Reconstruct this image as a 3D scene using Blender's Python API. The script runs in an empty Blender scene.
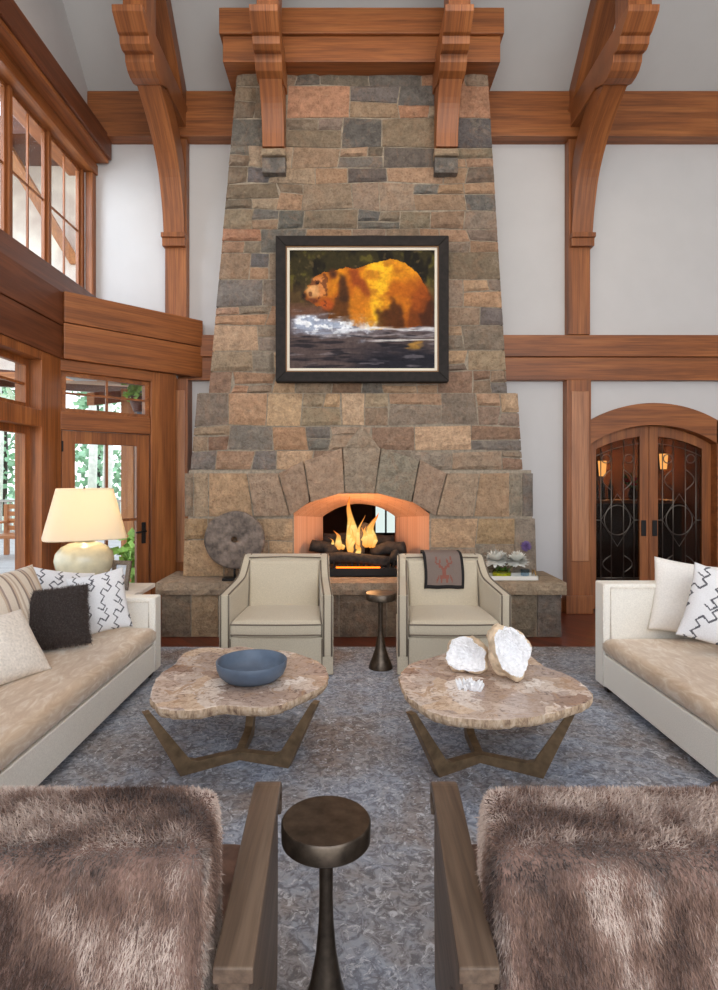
import bpy, bmesh, math, random
import numpy as np
from mathutils import Vector, Matrix, noise as mnoise

random.seed(7)
rng = np.random.default_rng(11)
SC = bpy.context.scene
COL = SC.collection
PI = math.pi

# ------------------------------------------------------------------ camera
F_PX, CX, CY, H = 580.0, 350.0, 478.0, 1.5          # focal length in px, optical axis, eye height
cam_d = bpy.data.cameras.new('camera')
cam_d.sensor_width = 36.0
cam_d.sensor_fit = 'AUTO'
cam_d.lens = F_PX / 990.0 * 36.0
cam_d.shift_x = (359.0 - CX) / 990.0
cam_d.shift_y = -(495.0 - CY) / 990.0
cam_d.clip_start = 0.05
cam = bpy.data.objects.new('camera', cam_d)
cam.location = (0, 0, H)
cam.rotation_euler = (PI / 2, 0, 0)
COL.objects.link(cam)
SC.camera = cam

# ------------------------------------------------------------------ colour helpers
def lin(c):
    return tuple(((v / 255.0) / 12.92 if v / 255.0 <= 0.04045 else ((v / 255.0 + 0.055) / 1.055) ** 2.4) for v in c[:3])
def rgba(c):
    return (*lin(c), 1.0)

# ------------------------------------------------------------------ world, lights, exposure
w = bpy.data.worlds.new('world')
SC.world = w
w.use_nodes = True
nt = w.node_tree
bg = nt.nodes['Background']
tc = nt.nodes.new('ShaderNodeTexCoord')
sep = nt.nodes.new('ShaderNodeSeparateXYZ')
rp = nt.nodes.new('ShaderNodeValToRGB')
nt.links.new(tc.outputs['Generated'], sep.inputs[0])
nt.links.new(sep.outputs['Z'], rp.inputs[0])
rp.color_ramp.elements[0].color = rgba((226, 228, 226))
rp.color_ramp.elements[1].color = rgba((205, 222, 248))
rp.color_ramp.elements[1].position = 0.7
nt.links.new(rp.outputs[0], bg.inputs[0])
bg.inputs[1].default_value = 3.0

def area(name, loc, target, sx, sy, power, col=(255, 255, 255)):
    l = bpy.data.lights.new(name, 'AREA')
    l.shape = 'RECTANGLE'
    l.size, l.size_y, l.energy, l.color = sx, sy, power, lin(col)
    o = bpy.data.objects.new(name, l)
    o.location = loc
    o.rotation_euler = (Vector(target) - Vector(loc)).to_track_quat('-Z', 'Y').to_euler()
    COL.objects.link(o)
    return o
area('daylight_behind', (1.0, -3.2, 3.2), (0.3, 6, 2.6), 6.0, 4.5, 150, (255, 250, 244))
area('daylight_left', (-3.9, 5.3, 4.6), (1.0, 5.0, 2.0), 2.4, 1.6, 90, (235, 243, 255))
area('ceiling_fill', (0.4, 3.2, 6.0), (0.4, 3.6, 0), 4.0, 3.0, 80, (255, 236, 214))  # soft fill light added under the ceiling, no fixture there
vs = SC.view_settings
vs.view_transform = 'Standard'
vs.look = 'None'
vs.gamma = 1.0
vs.use_curve_mapping = False
vs.exposure = 0.06

# ------------------------------------------------------------------ materials
M = {}
def newmat(name):
    m = bpy.data.materials.new(name)
    m.use_nodes = True
    return m, m.node_tree, m.node_tree.nodes['Principled BSDF']
def node(nt, t, **kw):
    n = nt.nodes.new(t)
    for k, v in kw.items():
        if k.startswith('i_'):
            n.inputs[k[2:].replace('_', ' ')].default_value = v
        else:
            setattr(n, k, v)
    return n
def coords(nt, scale=(1, 1, 1), loc=(0, 0, 0), src='Object'):
    t = nt.nodes.new('ShaderNodeTexCoord')
    mp = nt.nodes.new('ShaderNodeMapping')
    mp.inputs['Scale'].default_value = scale
    mp.inputs['Location'].default_value = loc
    nt.links.new(t.outputs[src], mp.inputs[0])
    return mp.outputs[0]
def ramp(nt, stops, fac):
    r = nt.nodes.new('ShaderNodeValToRGB')
    el = r.color_ramp.elements
    el[0].position, el[0].color = stops[0][0], rgba(stops[0][1])
    el[1].position, el[1].color = stops[-1][0], rgba(stops[-1][1])
    for p, c in stops[1:-1]:
        e = el.new(p); e.color = rgba(c)
    nt.links.new(fac, r.inputs[0])
    return r.outputs[0]
def bump(nt, bs, h, strength=0.3, dist=0.01):
    b = node(nt, 'ShaderNodeBump')
    b.inputs['Strength'].default_value = strength
    b.inputs['Distance'].default_value = dist
    nt.links.new(h, b.inputs['Height'])
    nt.links.new(b.outputs[0], bs.inputs['Normal'])
def noise(nt, vec, scale, detail=4, rough=0.55, dist=0.0):
    n = node(nt, 'ShaderNodeTexNoise')
    n.inputs['Scale'].default_value = scale
    n.inputs['Detail'].default_value = detail
    n.inputs['Roughness'].default_value = rough
    n.inputs['Distortion'].default_value = dist
    nt.links.new(vec, n.inputs['Vector'])
    return n.outputs['Fac']
def mix(nt, a, b, fac, mode='MIX'):
    m = nt.nodes.new('ShaderNodeMix')
    m.data_type = 'RGBA'; m.blend_type = mode
    for sock, v in ((m.inputs[6], a), (m.inputs[7], b)):
        if isinstance(v, tuple): sock.default_value = v
        else: nt.links.new(v, sock)
    if isinstance(fac, (int, float)): m.inputs[0].default_value = fac
    else: nt.links.new(fac, m.inputs[0])
    return m.outputs[2]

def wood(name, axis, c0, c1, c2, rough=0.45, grain=9.0, gb=0.04):
    m, nt, bs = newmat(name)
    sc = [grain] * 3
    for a_ in axis: sc['xyz'.index(a_)] = 0.55
    v = coords(nt, sc)
    n1 = noise(nt, v, 1.3, 5, 0.6, 0.4)
    sc2 = [60.0] * 3
    for a_ in axis: sc2['xyz'.index(a_)] = 2.0
    n2 = noise(nt, coords(nt, sc2), 1.0, 3, 0.6)
    c = ramp(nt, [(0.28, c0), (0.5, c1), (0.74, c2)], n1)
    f = ramp(nt, [(0.3, (205, 205, 205)), (0.6, (255, 255, 255))], n2)
    nt.links.new(mix(nt, c, f, 1.0, 'MULTIPLY'), bs.inputs['Base Color'])
    bs.inputs['Roughness'].default_value = rough
    bump(nt, bs, n2, gb, 0.004)
    M[name] = m
for ax in ('x', 'y', 'z', 'xy', 'yz'):
    wood('timber_' + ax, ax, (114, 65, 33), (150, 88, 45), (178, 112, 61))
    wood('dark_timber_' + ax, ax, (84, 45, 27), (108, 60, 36), (130, 76, 47))
wood('oak_y', 'y', (76, 58, 46), (104, 84, 68), (128, 108, 90), 0.5, 14, 0.15)
wood('light_panel', 'z', (156, 100, 66), (178, 120, 82), (194, 138, 98), 0.3)
wood('deck_wood', 'x', (170, 160, 150), (190, 182, 172), (206, 198, 188), 0.7)
wood('cedar_x', 'x', (160, 96, 52), (188, 120, 68), (206, 140, 84), 0.5)
wood('cedar_z', 'z', (160, 96, 52), (188, 120, 68), (206, 140, 84), 0.5)

def plain(name, c, rough=0.6, metal=0.0, nscale=None, namt=0.08, bs_amt=0.0, spec=0.5, sheen=0.0):
    m, nt, bs = newmat(name)
    if nscale:
        n = noise(nt, coords(nt), nscale, 4)
        lo = tuple(max(0, v * (1 - namt)) for v in c); hi = tuple(min(255, v * (1 + namt)) for v in c)
        nt.links.new(ramp(nt, [(0.3, lo), (0.7, hi)], n), bs.inputs['Base Color'])
        if bs_amt: bump(nt, bs, n, bs_amt, 0.006)
    else:
        bs.inputs['Base Color'].default_value = rgba(c)
    bs.inputs['Roughness'].default_value = rough
    bs.inputs['Metallic'].default_value = metal
    bs.inputs['Specular IOR Level'].default_value = spec
    if sheen:
        bs.inputs['Sheen Weight'].default_value = sheen
    M[name] = m
    return m
plain('plaster', (202, 200, 200), 0.85, nscale=3, namt=0.01)
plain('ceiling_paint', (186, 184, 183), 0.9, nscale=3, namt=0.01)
plain('mortar', (150, 138, 122), 0.95, nscale=30, namt=0.15, bs_amt=0.4)
plain('black_frame', (34, 29, 27), 0.6, nscale=20, namt=0.25, spec=.2)
plain('frame_liner', (222, 214, 198), 0.6)
plain('frame_gilt', (120, 84, 48), 0.4, 0.3)
plain('iron', (28, 26, 26), 0.55, 0.4)
plain('lead_came', (120, 112, 104), 0.35, 0.9)
plain('bronze', (84, 74, 64), 0.36, 0.8, nscale=25, namt=0.2)
plain('table_leg_bronze', (132, 110, 84), 0.45, 0.6, nscale=18, namt=0.15)
plain('bowl_glaze', (84, 98, 116), 0.5, nscale=9, namt=0.1)
plain('sofa_linen', (238, 234, 224), 0.85, nscale=160, namt=0.04, bs_amt=0.1)
plain('chair_linen', (194, 182, 160), 0.85, nscale=140, namt=0.05, bs_amt=0.12, sheen=0.2)
plain('piping', (112, 100, 86), 0.7)
plain('white_cotton', (234, 230, 224), 0.9, nscale=90, namt=0.03, bs_amt=0.15)
plain('cream_weave', (228, 221, 211), 0.9, nscale=70, namt=0.07, bs_amt=0.35)
plain('dark_foot', (46, 34, 28), 0.4)
plain('marble', (226, 222, 216), 0.3, nscale=6, namt=0.06)
plain('crackle_glaze', (204, 196, 168), 0.22, nscale=14, namt=0.05, spec=0.7)
plain('pewter_frame', (104, 92, 82), 0.4, 0.5, nscale=120, namt=0.35, bs_amt=0.6)
plain('millstone', (110, 98, 90), 0.9, nscale=16, namt=0.3, bs_amt=0.9)
plain('petal', (240, 240, 234), 0.7)
plain('leaf', (82, 120, 48), 0.6, nscale=20, namt=0.3)
plain('allium', (120, 96, 148), 0.8)
plain('stem_green', (96, 116, 74), 0.6)
plain('tray_lacquer', (228, 224, 216), 0.35)
plain('gold', (196, 158, 90), 0.3, 0.9)
plain('crystal', (238, 238, 240), 0.28, nscale=40, namt=0.06, bs_amt=0.8)
plain('geode_rind', (208, 186, 158), 0.9, nscale=22, namt=0.14, bs_amt=0.8)
plain('char_log', (40, 34, 31), 0.9, nscale=22, namt=0.5, bs_amt=0.9)
plain('ember', (70, 40, 28), 0.9, nscale=60, namt=0.5, bs_amt=0.9)
plain('bark_white', (226, 222, 212), 0.9, nscale=5, namt=0.1)
plain('leaf_pale', (196, 216, 180), 0.8, nscale=2, namt=0.25)
plain('leaf_fir', (150, 184, 150), 0.8, nscale=2, namt=0.25)
plain('pot', (92, 50, 38), 0.6)
plain('terrain', (198, 204, 180), 1.0, nscale=0.6, namt=0.1)
plain('gutter', (104, 118, 134), 0.5)
plain('hall_wall', (96, 58, 36), 0.7, nscale=2, namt=0.15)
plain('hall_dark', (50, 34, 26), 0.7)
plain('red_petal', (190, 30, 30), 0.7)
plain('switch_ivory', (220, 212, 200), 0.5)
plain('stone_wing', (240, 218, 202), 0.9, nscale=2.2, namt=0.12, bs_amt=0.3)
plain('bottle_glass', (40, 52, 36), 0.15)
plain('purple_print', (120, 96, 140), 0.5)

def attr_mat(name, rough=0.8, nscale=25, amt=0.25, bstr=0.6, bdist=0.01, spec=0.4, sheen=0.0):
    m, nt, bs = newmat(name)
    a = node(nt, 'ShaderNodeAttribute', attribute_name='Col')
    if amt:
        n = noise(nt, coords(nt), nscale, 6, 0.65)
        v = int(255 * (1 - amt))
        f = ramp(nt, [(0.3, (v, v, v)), (0.65, (255, 255, 255))], n)
        c = mix(nt, a.outputs['Color'], f, 1.0, 'MULTIPLY')
        if name == 'stone':      # rust blooms and pale lichen
            n2 = noise(nt, coords(nt), 5.5, 6, 0.7, 1.0)
            rust = ramp(nt, [(0.5, (0, 0, 0)), (0.68, (150, 150, 150))], n2)
            c = mix(nt, c, rgba((176, 126, 84)), rust)
            n3 = noise(nt, coords(nt, (1, 1, 1), (7, 3, 1)), 8, 6, 0.75, 0.6)
            c = mix(nt, c, rgba((196, 178, 150)), ramp(nt, [(0.54, (0, 0, 0)), (0.72, (140, 140, 140))], n3))
            hs0 = node(nt, 'ShaderNodeHueSaturation'); hs0.inputs['Saturation'].default_value = .86; nt.links.new(c, hs0.inputs['Color']); c = hs0.outputs[0]
        if bstr:
            if name == 'stone':
                nf = noise(nt, coords(nt), 45, 6, 0.75)
                ad = node(nt, 'ShaderNodeMath', operation='MULTIPLY_ADD'); nt.links.new(nf, ad.inputs[0]); ad.inputs[1].default_value = .5; nt.links.new(n, ad.inputs[2])
                c = mix(nt, c, ramp(nt, [(.34, (190, 184, 178)), (.52, (255, 255, 255))], nf), .7, 'MULTIPLY')
                nt.links.new(c, bs.inputs['Base Color']); bump(nt, bs, ad.outputs[0], bstr, bdist)
            else: bump(nt, bs, n, bstr, bdist)
    else:
        c = a.outputs['Color']
    nt.links.new(c, bs.inputs['Base Color'])
    bs.inputs['Roughness'].default_value = rough
    bs.inputs['Specular IOR Level'].default_value = spec
    bs.inputs['Sheen Weight'].default_value = sheen
    M[name] = m
attr_mat('stone', 0.85, 14, 0.22, 1.0, 0.03)
attr_mat('oil_paint', 0.6, 40, 0.12, 0.4, 0.004, 0.12)
attr_mat('printed_cloth', 0.9, 150, 0.06, 0.15, 0.003)
attr_mat('fur_strand', 0.75, 1, 0.0, 0.0, spec=0.2, sheen=0.3)

def glass(name, tint=(250, 252, 252), refl=0.9, dark=0.0):
    m = bpy.data.materials.new(name); m.use_nodes = True
    nt = m.node_tree; nt.nodes.clear()
    out = node(nt, 'ShaderNodeOutputMaterial')
    tr = node(nt, 'ShaderNodeBsdfTransparent'); tr.inputs[0].default_value = rgba(tint)
    gl = node(nt, 'ShaderNodeBsdfGlossy'); gl.inputs['Roughness'].default_value = 0.02
    lw = node(nt, 'ShaderNodeLayerWeight'); lw.inputs[0].default_value = 0.5
    pw = node(nt, 'ShaderNodeMath', operation='POWER'); nt.links.new(lw.outputs['Facing'], pw.inputs[0]); pw.inputs[1].default_value = 5.0
    fr = node(nt, 'ShaderNodeMath', operation='MULTIPLY_ADD'); nt.links.new(pw.outputs[0], fr.inputs[0]); fr.inputs[1].default_value = 0.6 * refl; fr.inputs[2].default_value = 0.03 * refl
    ms = node(nt, 'ShaderNodeMixShader')
    nt.links.new(fr.outputs[0], ms.inputs[0]); nt.links.new(tr.outputs[0], ms.inputs[1]); nt.links.new(gl.outputs[0], ms.inputs[2])
    nt.links.new(ms.outputs[0], out.inputs[0])
    M[name] = m
glass('glass')
glass('leaded_glass', (214, 206, 198), .5)
glass('vase_glass', (225, 232, 190))
glass('crystal_glass', (225, 235, 242))

def emit(name, c, s):
    m = bpy.data.materials.new(name); m.use_nodes = True
    nt = m.node_tree; nt.nodes.clear()
    out = node(nt, 'ShaderNodeOutputMaterial')
    e = node(nt, 'ShaderNodeEmission'); e.inputs[0].default_value = rgba(c); e.inputs[1].default_value = s
    nt.links.new(e.outputs[0], out.inputs[0])
    M[name] = m
emit('sconce_glow', (255, 190, 110), 2.2)
emit('burner_glow', (255, 120, 30), 3.0)
emit('hall_window_glow', (225, 240, 235), 1.0)

# flame: yellow-white core, orange tips, half transparent
m = bpy.data.materials.new('flame'); m.use_nodes = True
nt = m.node_tree; nt.nodes.clear()
out = node(nt, 'ShaderNodeOutputMaterial')
a = node(nt, 'ShaderNodeAttribute', attribute_name='Col')
e = node(nt, 'ShaderNodeEmission'); nt.links.new(a.outputs['Color'], e.inputs[0]); e.inputs[1].default_value = 1.15
tr = node(nt, 'ShaderNodeBsdfTransparent')
lw = node(nt, 'ShaderNodeLayerWeight'); lw.inputs[0].default_value = 0.35
inv = node(nt, 'ShaderNodeMath', operation='SUBTRACT'); inv.inputs[0].default_value = 1.0
nt.links.new(lw.outputs['Facing'], inv.inputs[1])
ms = node(nt, 'ShaderNodeMixShader')
pw = node(nt, 'ShaderNodeMath', operation='POWER'); nt.links.new(inv.outputs[0], pw.inputs[0]); pw.inputs[1].default_value = 1.6
nt.links.new(pw.outputs[0], ms.inputs[0]); nt.links.new(tr.outputs[0], ms.inputs[1]); nt.links.new(e.outputs[0], ms.inputs[2])
nt.links.new(ms.outputs[0], out.inputs[0]); M['flame'] = m

# lamp shade: translucent ivory silk
m, nt, bs = newmat('shade_silk')
bs.inputs['Base Color'].default_value = rgba((246, 238, 222)); bs.inputs['Roughness'].default_value = 0.9
tl = node(nt, 'ShaderNodeBsdfTranslucent'); tl.inputs[0].default_value = rgba((250, 236, 208))
ms = node(nt, 'ShaderNodeMixShader'); ms.inputs[0].default_value = 0.5
nt.links.new(bs.outputs[0], ms.inputs[1]); nt.links.new(tl.outputs[0], ms.inputs[2])
nt.links.new(ms.outputs[0], nt.nodes['Material Output'].inputs[0]); M['shade_silk'] = m

# firebox brick
m, nt, bs = newmat('fire_brick')
br = node(nt, 'ShaderNodeTexBrick'); nt.links.new(coords(nt, (1, 1, 1), src='Generated'), br.inputs[0])
br.inputs['Scale'].default_value = 5.0
br.inputs['Color1'].default_value = rgba((204, 160, 134)); br.inputs['Color2'].default_value = rgba((196, 148, 120))
br.inputs['Mortar'].default_value = rgba((178, 138, 114)); br.inputs['Mortar Size'].default_value = 0.01
nt.links.new(br.outputs[0], bs.inputs['Base Color']); bs.inputs['Roughness'].default_value = 0.9; M['fire_brick'] = m

# petrified wood slab
m, nt, bs = newmat('petrified_wood')
v = coords(nt)
n0 = noise(nt, v, 3.0, 3, 0.5, 0.5)
vadd = node(nt, 'ShaderNodeMixRGB'); vadd.blend_type = 'ADD'; vadd.inputs[0].default_value = 0.35
nt.links.new(v, vadd.inputs[1])
nn = node(nt, 'ShaderNodeTexNoise'); nn.inputs['Scale'].default_value = 5.0; nn.inputs['Detail'].default_value = 3
nt.links.new(v, nn.inputs['Vector']); nt.links.new(nn.outputs['Color'], vadd.inputs[2])
vo = node(nt, 'ShaderNodeTexVoronoi'); vo.inputs['Scale'].default_value = 6.5
nt.links.new(vadd.outputs[0], vo.inputs['Vector'])
sepc = node(nt, 'ShaderNodeSeparateColor'); nt.links.new(vo.outputs['Color'], sepc.inputs[0])
cell = ramp(nt, [(0.05, (160, 132, 114)), (0.3, (200, 178, 160)), (0.5, (228, 214, 200)), (0.7, (176, 156, 144)), (0.85, (212, 184, 152)), (0.98, (240, 234, 228))], sepc.outputs[0])
n3 = noise(nt, v, 26, 6, 0.7, 1.2)
veins = ramp(nt, [(0.36, (110, 84, 72)), (0.45, (228, 218, 210)), (0.62, (255, 255, 255))], n3)
c = mix(nt, cell, veins, 0.75, 'MULTIPLY')
n4 = noise(nt, v, 7, 5, 0.7, 2.0)
patch = ramp(nt, [(0.56, (0, 0, 0)), (0.64, (255, 255, 255))], n4)
c = mix(nt, c, mix(nt, c, rgba((170, 130, 88)), .7), patch, 'MIX')
hs_ = node(nt, 'ShaderNodeHueSaturation'); hs_.inputs['Saturation'].default_value = .82; hs_.inputs['Value'].default_value = 1.12; nt.links.new(c, hs_.inputs['Color'])
nt.links.new(hs_.outputs[0], bs.inputs['Base Color']); bs.inputs['Roughness'].default_value = 0.22
M['petrified_wood'] = m
m, nt, bs = newmat('petrified_edge')
v = coords(nt, (1, 1, .35))
n3 = noise(nt, v, 34, 5, 0.7, 0.5)
nt.links.new(ramp(nt, [(0.3, (120, 92, 74)), (0.48, (196, 168, 138)), (0.62, (218, 196, 170)), (0.75, (238, 230, 220))], n3), bs.inputs['Base Color'])
bs.inputs['Roughness'].default_value = 0.8; bump(nt, bs, n3, 0.9, 0.012); M['petrified_edge'] = m

# rug: blue grey ground, taupe clouds, pale arabesque wear
m, nt, bs = newmat('rug_wool')
v = coords(nt)
big = noise(nt, v, 1.7, 7, 0.68, 0.4)
base = ramp(nt, [(0.36, (150, 138, 132)), (0.47, (158, 157, 160)), (0.58, (164, 172, 186)), (0.72, (186, 193, 204))], big)
fine = noise(nt, v, 21, 5, 0.7, 1.5)
fl = ramp(nt, [(0.43, (118, 114, 118)), (0.5, (212, 210, 211)), (0.57, (255, 255, 255))], fine)
c = mix(nt, base, fl, 0.6, 'MULTIPLY')
sp = noise(nt, v, 22, 5, 0.75, 1.5)
spm = ramp(nt, [(0.56, (0, 0, 0)), (0.62, (255, 255, 255))], sp)
c2 = mix(nt, c, rgba((212, 215, 222)), spm, 'MIX')
c = mix(nt, c, c2, 0.7)
nt.links.new(c, bs.inputs['Base Color']); bs.inputs['Roughness'].default_value = 0.95
bump(nt, bs, fine, 0.25, 0.005); bs.inputs['Specular IOR Level'].default_value = 0.2; M['rug_wool'] = m

# floor boards
m, nt, bs = newmat('floor_boards')
br = node(nt, 'ShaderNodeTexBrick')
t = nt.nodes.new('ShaderNodeTexCoord'); mp = nt.nodes.new('ShaderNodeMapping'); mp.inputs['Rotation'].default_value = (0, 0, math.radians(52))
nt.links.new(t.outputs['Object'], mp.inputs[0]); nt.links.new(mp.outputs[0], br.inputs[0])
br.inputs['Scale'].default_value = 1.0; br.inputs['Brick Width'].default_value = 1.4; br.inputs['Row Height'].default_value = 0.1
br.inputs['Color1'].default_value = rgba((112, 52, 30)); br.inputs['Color2'].default_value = rgba((84, 36, 22))
br.inputs['Mortar'].default_value = rgba((48, 20, 12)); br.inputs['Mortar Size'].default_value = 0.003
nt.links.new(br.outputs[0], bs.inputs['Base Color']); bs.inputs['Roughness'].default_value = 0.28; M['floor_boards'] = m

# seat velvet with brushed nap
m, nt, bs = newmat('seat_velvet')
v = coords(nt, (9, 3, 9))
n1 = noise(nt, v, 1.6, 4, 0.6, 2.0)
n2 = noise(nt, coords(nt), 2.0, 3)
c = ramp(nt, [(0.35, (202, 176, 148)), (0.52, (216, 194, 168)), (0.66, (232, 218, 200))], n1)
c = mix(nt, c, ramp(nt, [(0.35, (236, 232, 228)), (0.65, (255, 255, 255))], n2), 1.0, 'MULTIPLY')
nt.links.new(c, bs.inputs['Base Color']); bs.inputs['Roughness'].default_value = 0.5
bs.inputs['Sheen Weight'].default_value = 0.35; bump(nt, bs, n1, 0.12, 0.01); M['seat_velvet'] = m

# ------------------------------------------------------------------ geometry helpers
ORG = {}
class MB:
    def __init__(s): s.v, s.f, s.c = [], [], []
    def add(s, vs, fs, col=None):
        b = len(s.v)
        s.v += [tuple(p) for p in vs]
        s.f += [tuple(i + b for i in f) for f in fs]
        s.c += [col] * len(fs)
        return s
    def box(s, x0, x1, y0, y1, z0, z1, col=None):
        return s.add([(x0, y0, z0), (x1, y0, z0), (x1, y1, z0), (x0, y1, z0), (x0, y0, z1), (x1, y0, z1), (x1, y1, z1), (x0, y1, z1)],
                     [(0, 3, 2, 1), (4, 5, 6, 7), (0, 1, 5, 4), (1, 2, 6, 5), (2, 3, 7, 6), (3, 0, 4, 7)], col)
    def prism(s, poly, axis, a, b, col=None):
        """poly: 2D points in the two axes other than `axis` (ordered x,y,z)."""
        def P(p, t):
            if axis == 'x': return (t, p[0], p[1])
            if axis == 'y': return (p[0], t, p[1])
            return (p[0], p[1], t)
        n = len(poly)
        vs = [P(p, a) for p in poly] + [P(p, b) for p in poly]
        fs = [tuple(range(n - 1, -1, -1)), tuple(range(n, 2 * n))] + [(i, (i + 1) % n, n + (i + 1) % n, n + i) for i in range(n)]
        return s.add(vs, fs, col)
    def hexa(s, p8, col=None):
        return s.add(p8, [(0, 3, 2, 1), (4, 5, 6, 7), (0, 1, 5, 4), (1, 2, 6, 5), (2, 3, 7, 6), (3, 0, 4, 7)], col)
    def lathe(s, prof, c, n=40, sx=1, sy=1, col=None, mtx=None, shape=None):
        vs, fs = [], []
        for r, z in prof:
            for k in range(n):
                t = 2 * PI * k / n
                q = shape(t) if shape else 1.0
                vs.append(Vector((r * q * math.cos(t) * sx, r * q * math.sin(t) * sy, z)))
        for i in range(len(prof) - 1):
            for k in range(n):
                fs.append((i * n + k, i * n + (k + 1) % n, (i + 1) * n + (k + 1) % n, (i + 1) * n + k))
        if mtx: vs = [mtx @ q for q in vs]
        vs = [(q[0] + c[0], q[1] + c[1], q[2] + c[2]) for q in vs]
        if prof[0][0] > 1e-6: fs.append(tuple(range(n - 1, -1, -1)))
        if prof[-1][0] > 1e-6: fs.append(tuple(range((len(prof) - 1) * n, len(prof) * n)))
        return s.add(vs, fs, col)
    def tube(s, pts, r, n=8, col=None, closed=False):
        pts = [Vector(p) for p in pts]
        rs = r if isinstance(r, (list, tuple)) else [r] * len(pts)
        vs, fs = [], []
        m = len(pts)
        for i, p in enumerate(pts):
            if closed: d = pts[(i + 1) % m] - pts[i - 1]
            else: d = pts[min(i + 1, m - 1)] - pts[max(i - 1, 0)]
            d.normalize()
            up = Vector((0, 0, 1)) if abs(d.z) < 0.95 else Vector((0, 1, 0))
            a = d.cross(up).normalized(); b = d.cross(a)
            for k in range(n):
                t = 2 * PI * k / n
                vs.append(p + (a * math.cos(t) + b * math.sin(t)) * rs[i])
        for i in range(m if closed else m - 1):
            j = (i + 1) % m
            for k in range(n):
                fs.append((i * n + k, i * n + (k + 1) % n, j * n + (k + 1) % n, j * n + k))
        if not closed: fs += [tuple(range(n)), tuple(range((m - 1) * n + n - 1, (m - 1) * n - 1, -1))]
        return s.add(vs, fs, col)
    def build(s, name, mat, parent=None, bevel=0.0, seg=2, smooth=False, sub=0, origin=None, merge=False):
        P = np.array(s.v, dtype=float)
        if parent is not None:
            org = ORG[parent.name]
        elif origin is not None:
            org = Vector(origin)
        else:
            lo, hi = P.min(0), P.max(0)
            org = Vector(((lo[0] + hi[0]) / 2, (lo[1] + hi[1]) / 2, lo[2]))
        me = bpy.data.meshes.new(name)
        me.from_pydata([tuple(p) for p in (P - np.array(org))], [], s.f)
        if any(c is not None for c in s.c):
            at = me.color_attributes.new('Col', 'FLOAT_COLOR', 'CORNER')
            buf = []
            for f, c in zip(me.polygons, s.c):
                cc = c if c is not None else (0.5, 0.5, 0.5)
                buf += [cc[0], cc[1], cc[2], 1.0] * f.loop_total
            at.data.foreach_set('color', buf)
        bm = bmesh.new(); bm.from_mesh(me)
        if merge: bmesh.ops.remove_doubles(bm, verts=bm.verts, dist=1e-5)
        bmesh.ops.recalc_face_normals(bm, faces=bm.faces)
        if bevel:
            es = [e for e in bm.edges if len(e.link_faces) == 2 and e.calc_face_angle(0) > 0.5]
            bmesh.ops.bevel(bm, geom=es, offset=bevel, segments=seg, affect='EDGES', profile=0.6, clamp_overlap=True)
        big = [f for f in bm.faces if len(f.verts) > 4]
        if big: bmesh.ops.triangulate(bm, faces=big)
        if smooth:
            for f in bm.faces: f.smooth = True
        bm.to_mesh(me); bm.free()
        if smooth == 'auto':
            me.set_sharp_from_angle(angle=math.radians(40))
        me.materials.append(M[mat] if isinstance(mat, str) else mat)
        o = bpy.data.objects.new(name, me)
        COL.objects.link(o)
        if parent is not None:
            o.parent = parent
        else:
            o.location = org
        ORG[o.name] = org.copy() if parent is None else org
        if sub:
            md = o.modifiers.new('subdivision', 'SUBSURF'); md.levels = sub; md.render_levels = sub
        return o

def tag(o, label, cat, group=None, kind=None):
    o['label'] = label; o['category'] = cat
    if group: o['group'] = group
    if kind: o['kind'] = kind
    return o
def thing(name, label, cat, loc, group=None):
    o = bpy.data.objects.new(name, None)
    o.empty_display_size = 0.1
    o.location = loc
    COL.objects.link(o)
    ORG[o.name] = Vector(loc)
    return tag(o, label, cat, group)
def struct(o):
    o['kind'] = 'structure'
    return o
def copy_tree(o, loc, label, rz=0.0):
    c = o.copy(); COL.objects.link(c); c.location = loc; c.rotation_euler.z += rz; c['label'] = label
    ORG[c.name] = Vector(loc)
    for ch in list(o.children):
        d = ch.copy(); COL.objects.link(d); d.parent = c
        for g in list(ch.children):
            e_ = g.copy(); COL.objects.link(e_); e_.parent = d
    return c
def box_obj(name, mat, x0, x1, y0, y1, z0, z1, bevel=0.006, parent=None):
    return MB().box(x0, x1, y0, y1, z0, z1).build(name, mat, parent, bevel)
def WX(px, Y): return (px - CX) * Y / F_PX
def WZ(py, Y): return H - (py - CY) * Y / F_PX

# ================================================================== THE SETTING
YW = 6.54                                             # room face of the back wall
def ceil_z(y): return 5.75 + 0.92 * (YW - y)
def arc_pts(x0, x1, z, sag, n=20):
    half = (x1 - x0) / 2; R = (half * half + sag * sag) / (2 * sag); xc = (x0 + x1) / 2; zc = z + sag - R
    a = math.asin(half / R)
    return [(xc + R * math.sin(t), zc + R * math.cos(t)) for t in [-a + 2 * a * i / n for i in range(n + 1)]]
DX0, DX1, DZ, DS = 2.672, 4.137, 1.87, 0.225          # arched opening on the right

struct(MB().box(-3.2, 6.2, -3.2, 10.2, -0.1, 0.0).build('floor', 'floor_boards', origin=(0, 0, 0)))
# back wall: one outline with the doorway and the fireplace opening cut in from the floor
out = [(-3.0, 3.2), (-1.95, 3.2), (-1.95, 0), (-0.62, 0), (-0.62, 1.4), (0.85, 1.4), (0.85, 0), (DX0, 0)] + arc_pts(DX0, DX1, DZ + 0.08, DS) + [(DX1, 0), (6.2, 0), (6.2, 6.2), (-3.0, 6.2)]
struct(MB().prism(out, 'y', YW, YW + 0.16).build('wall_back', 'plaster'))
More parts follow.
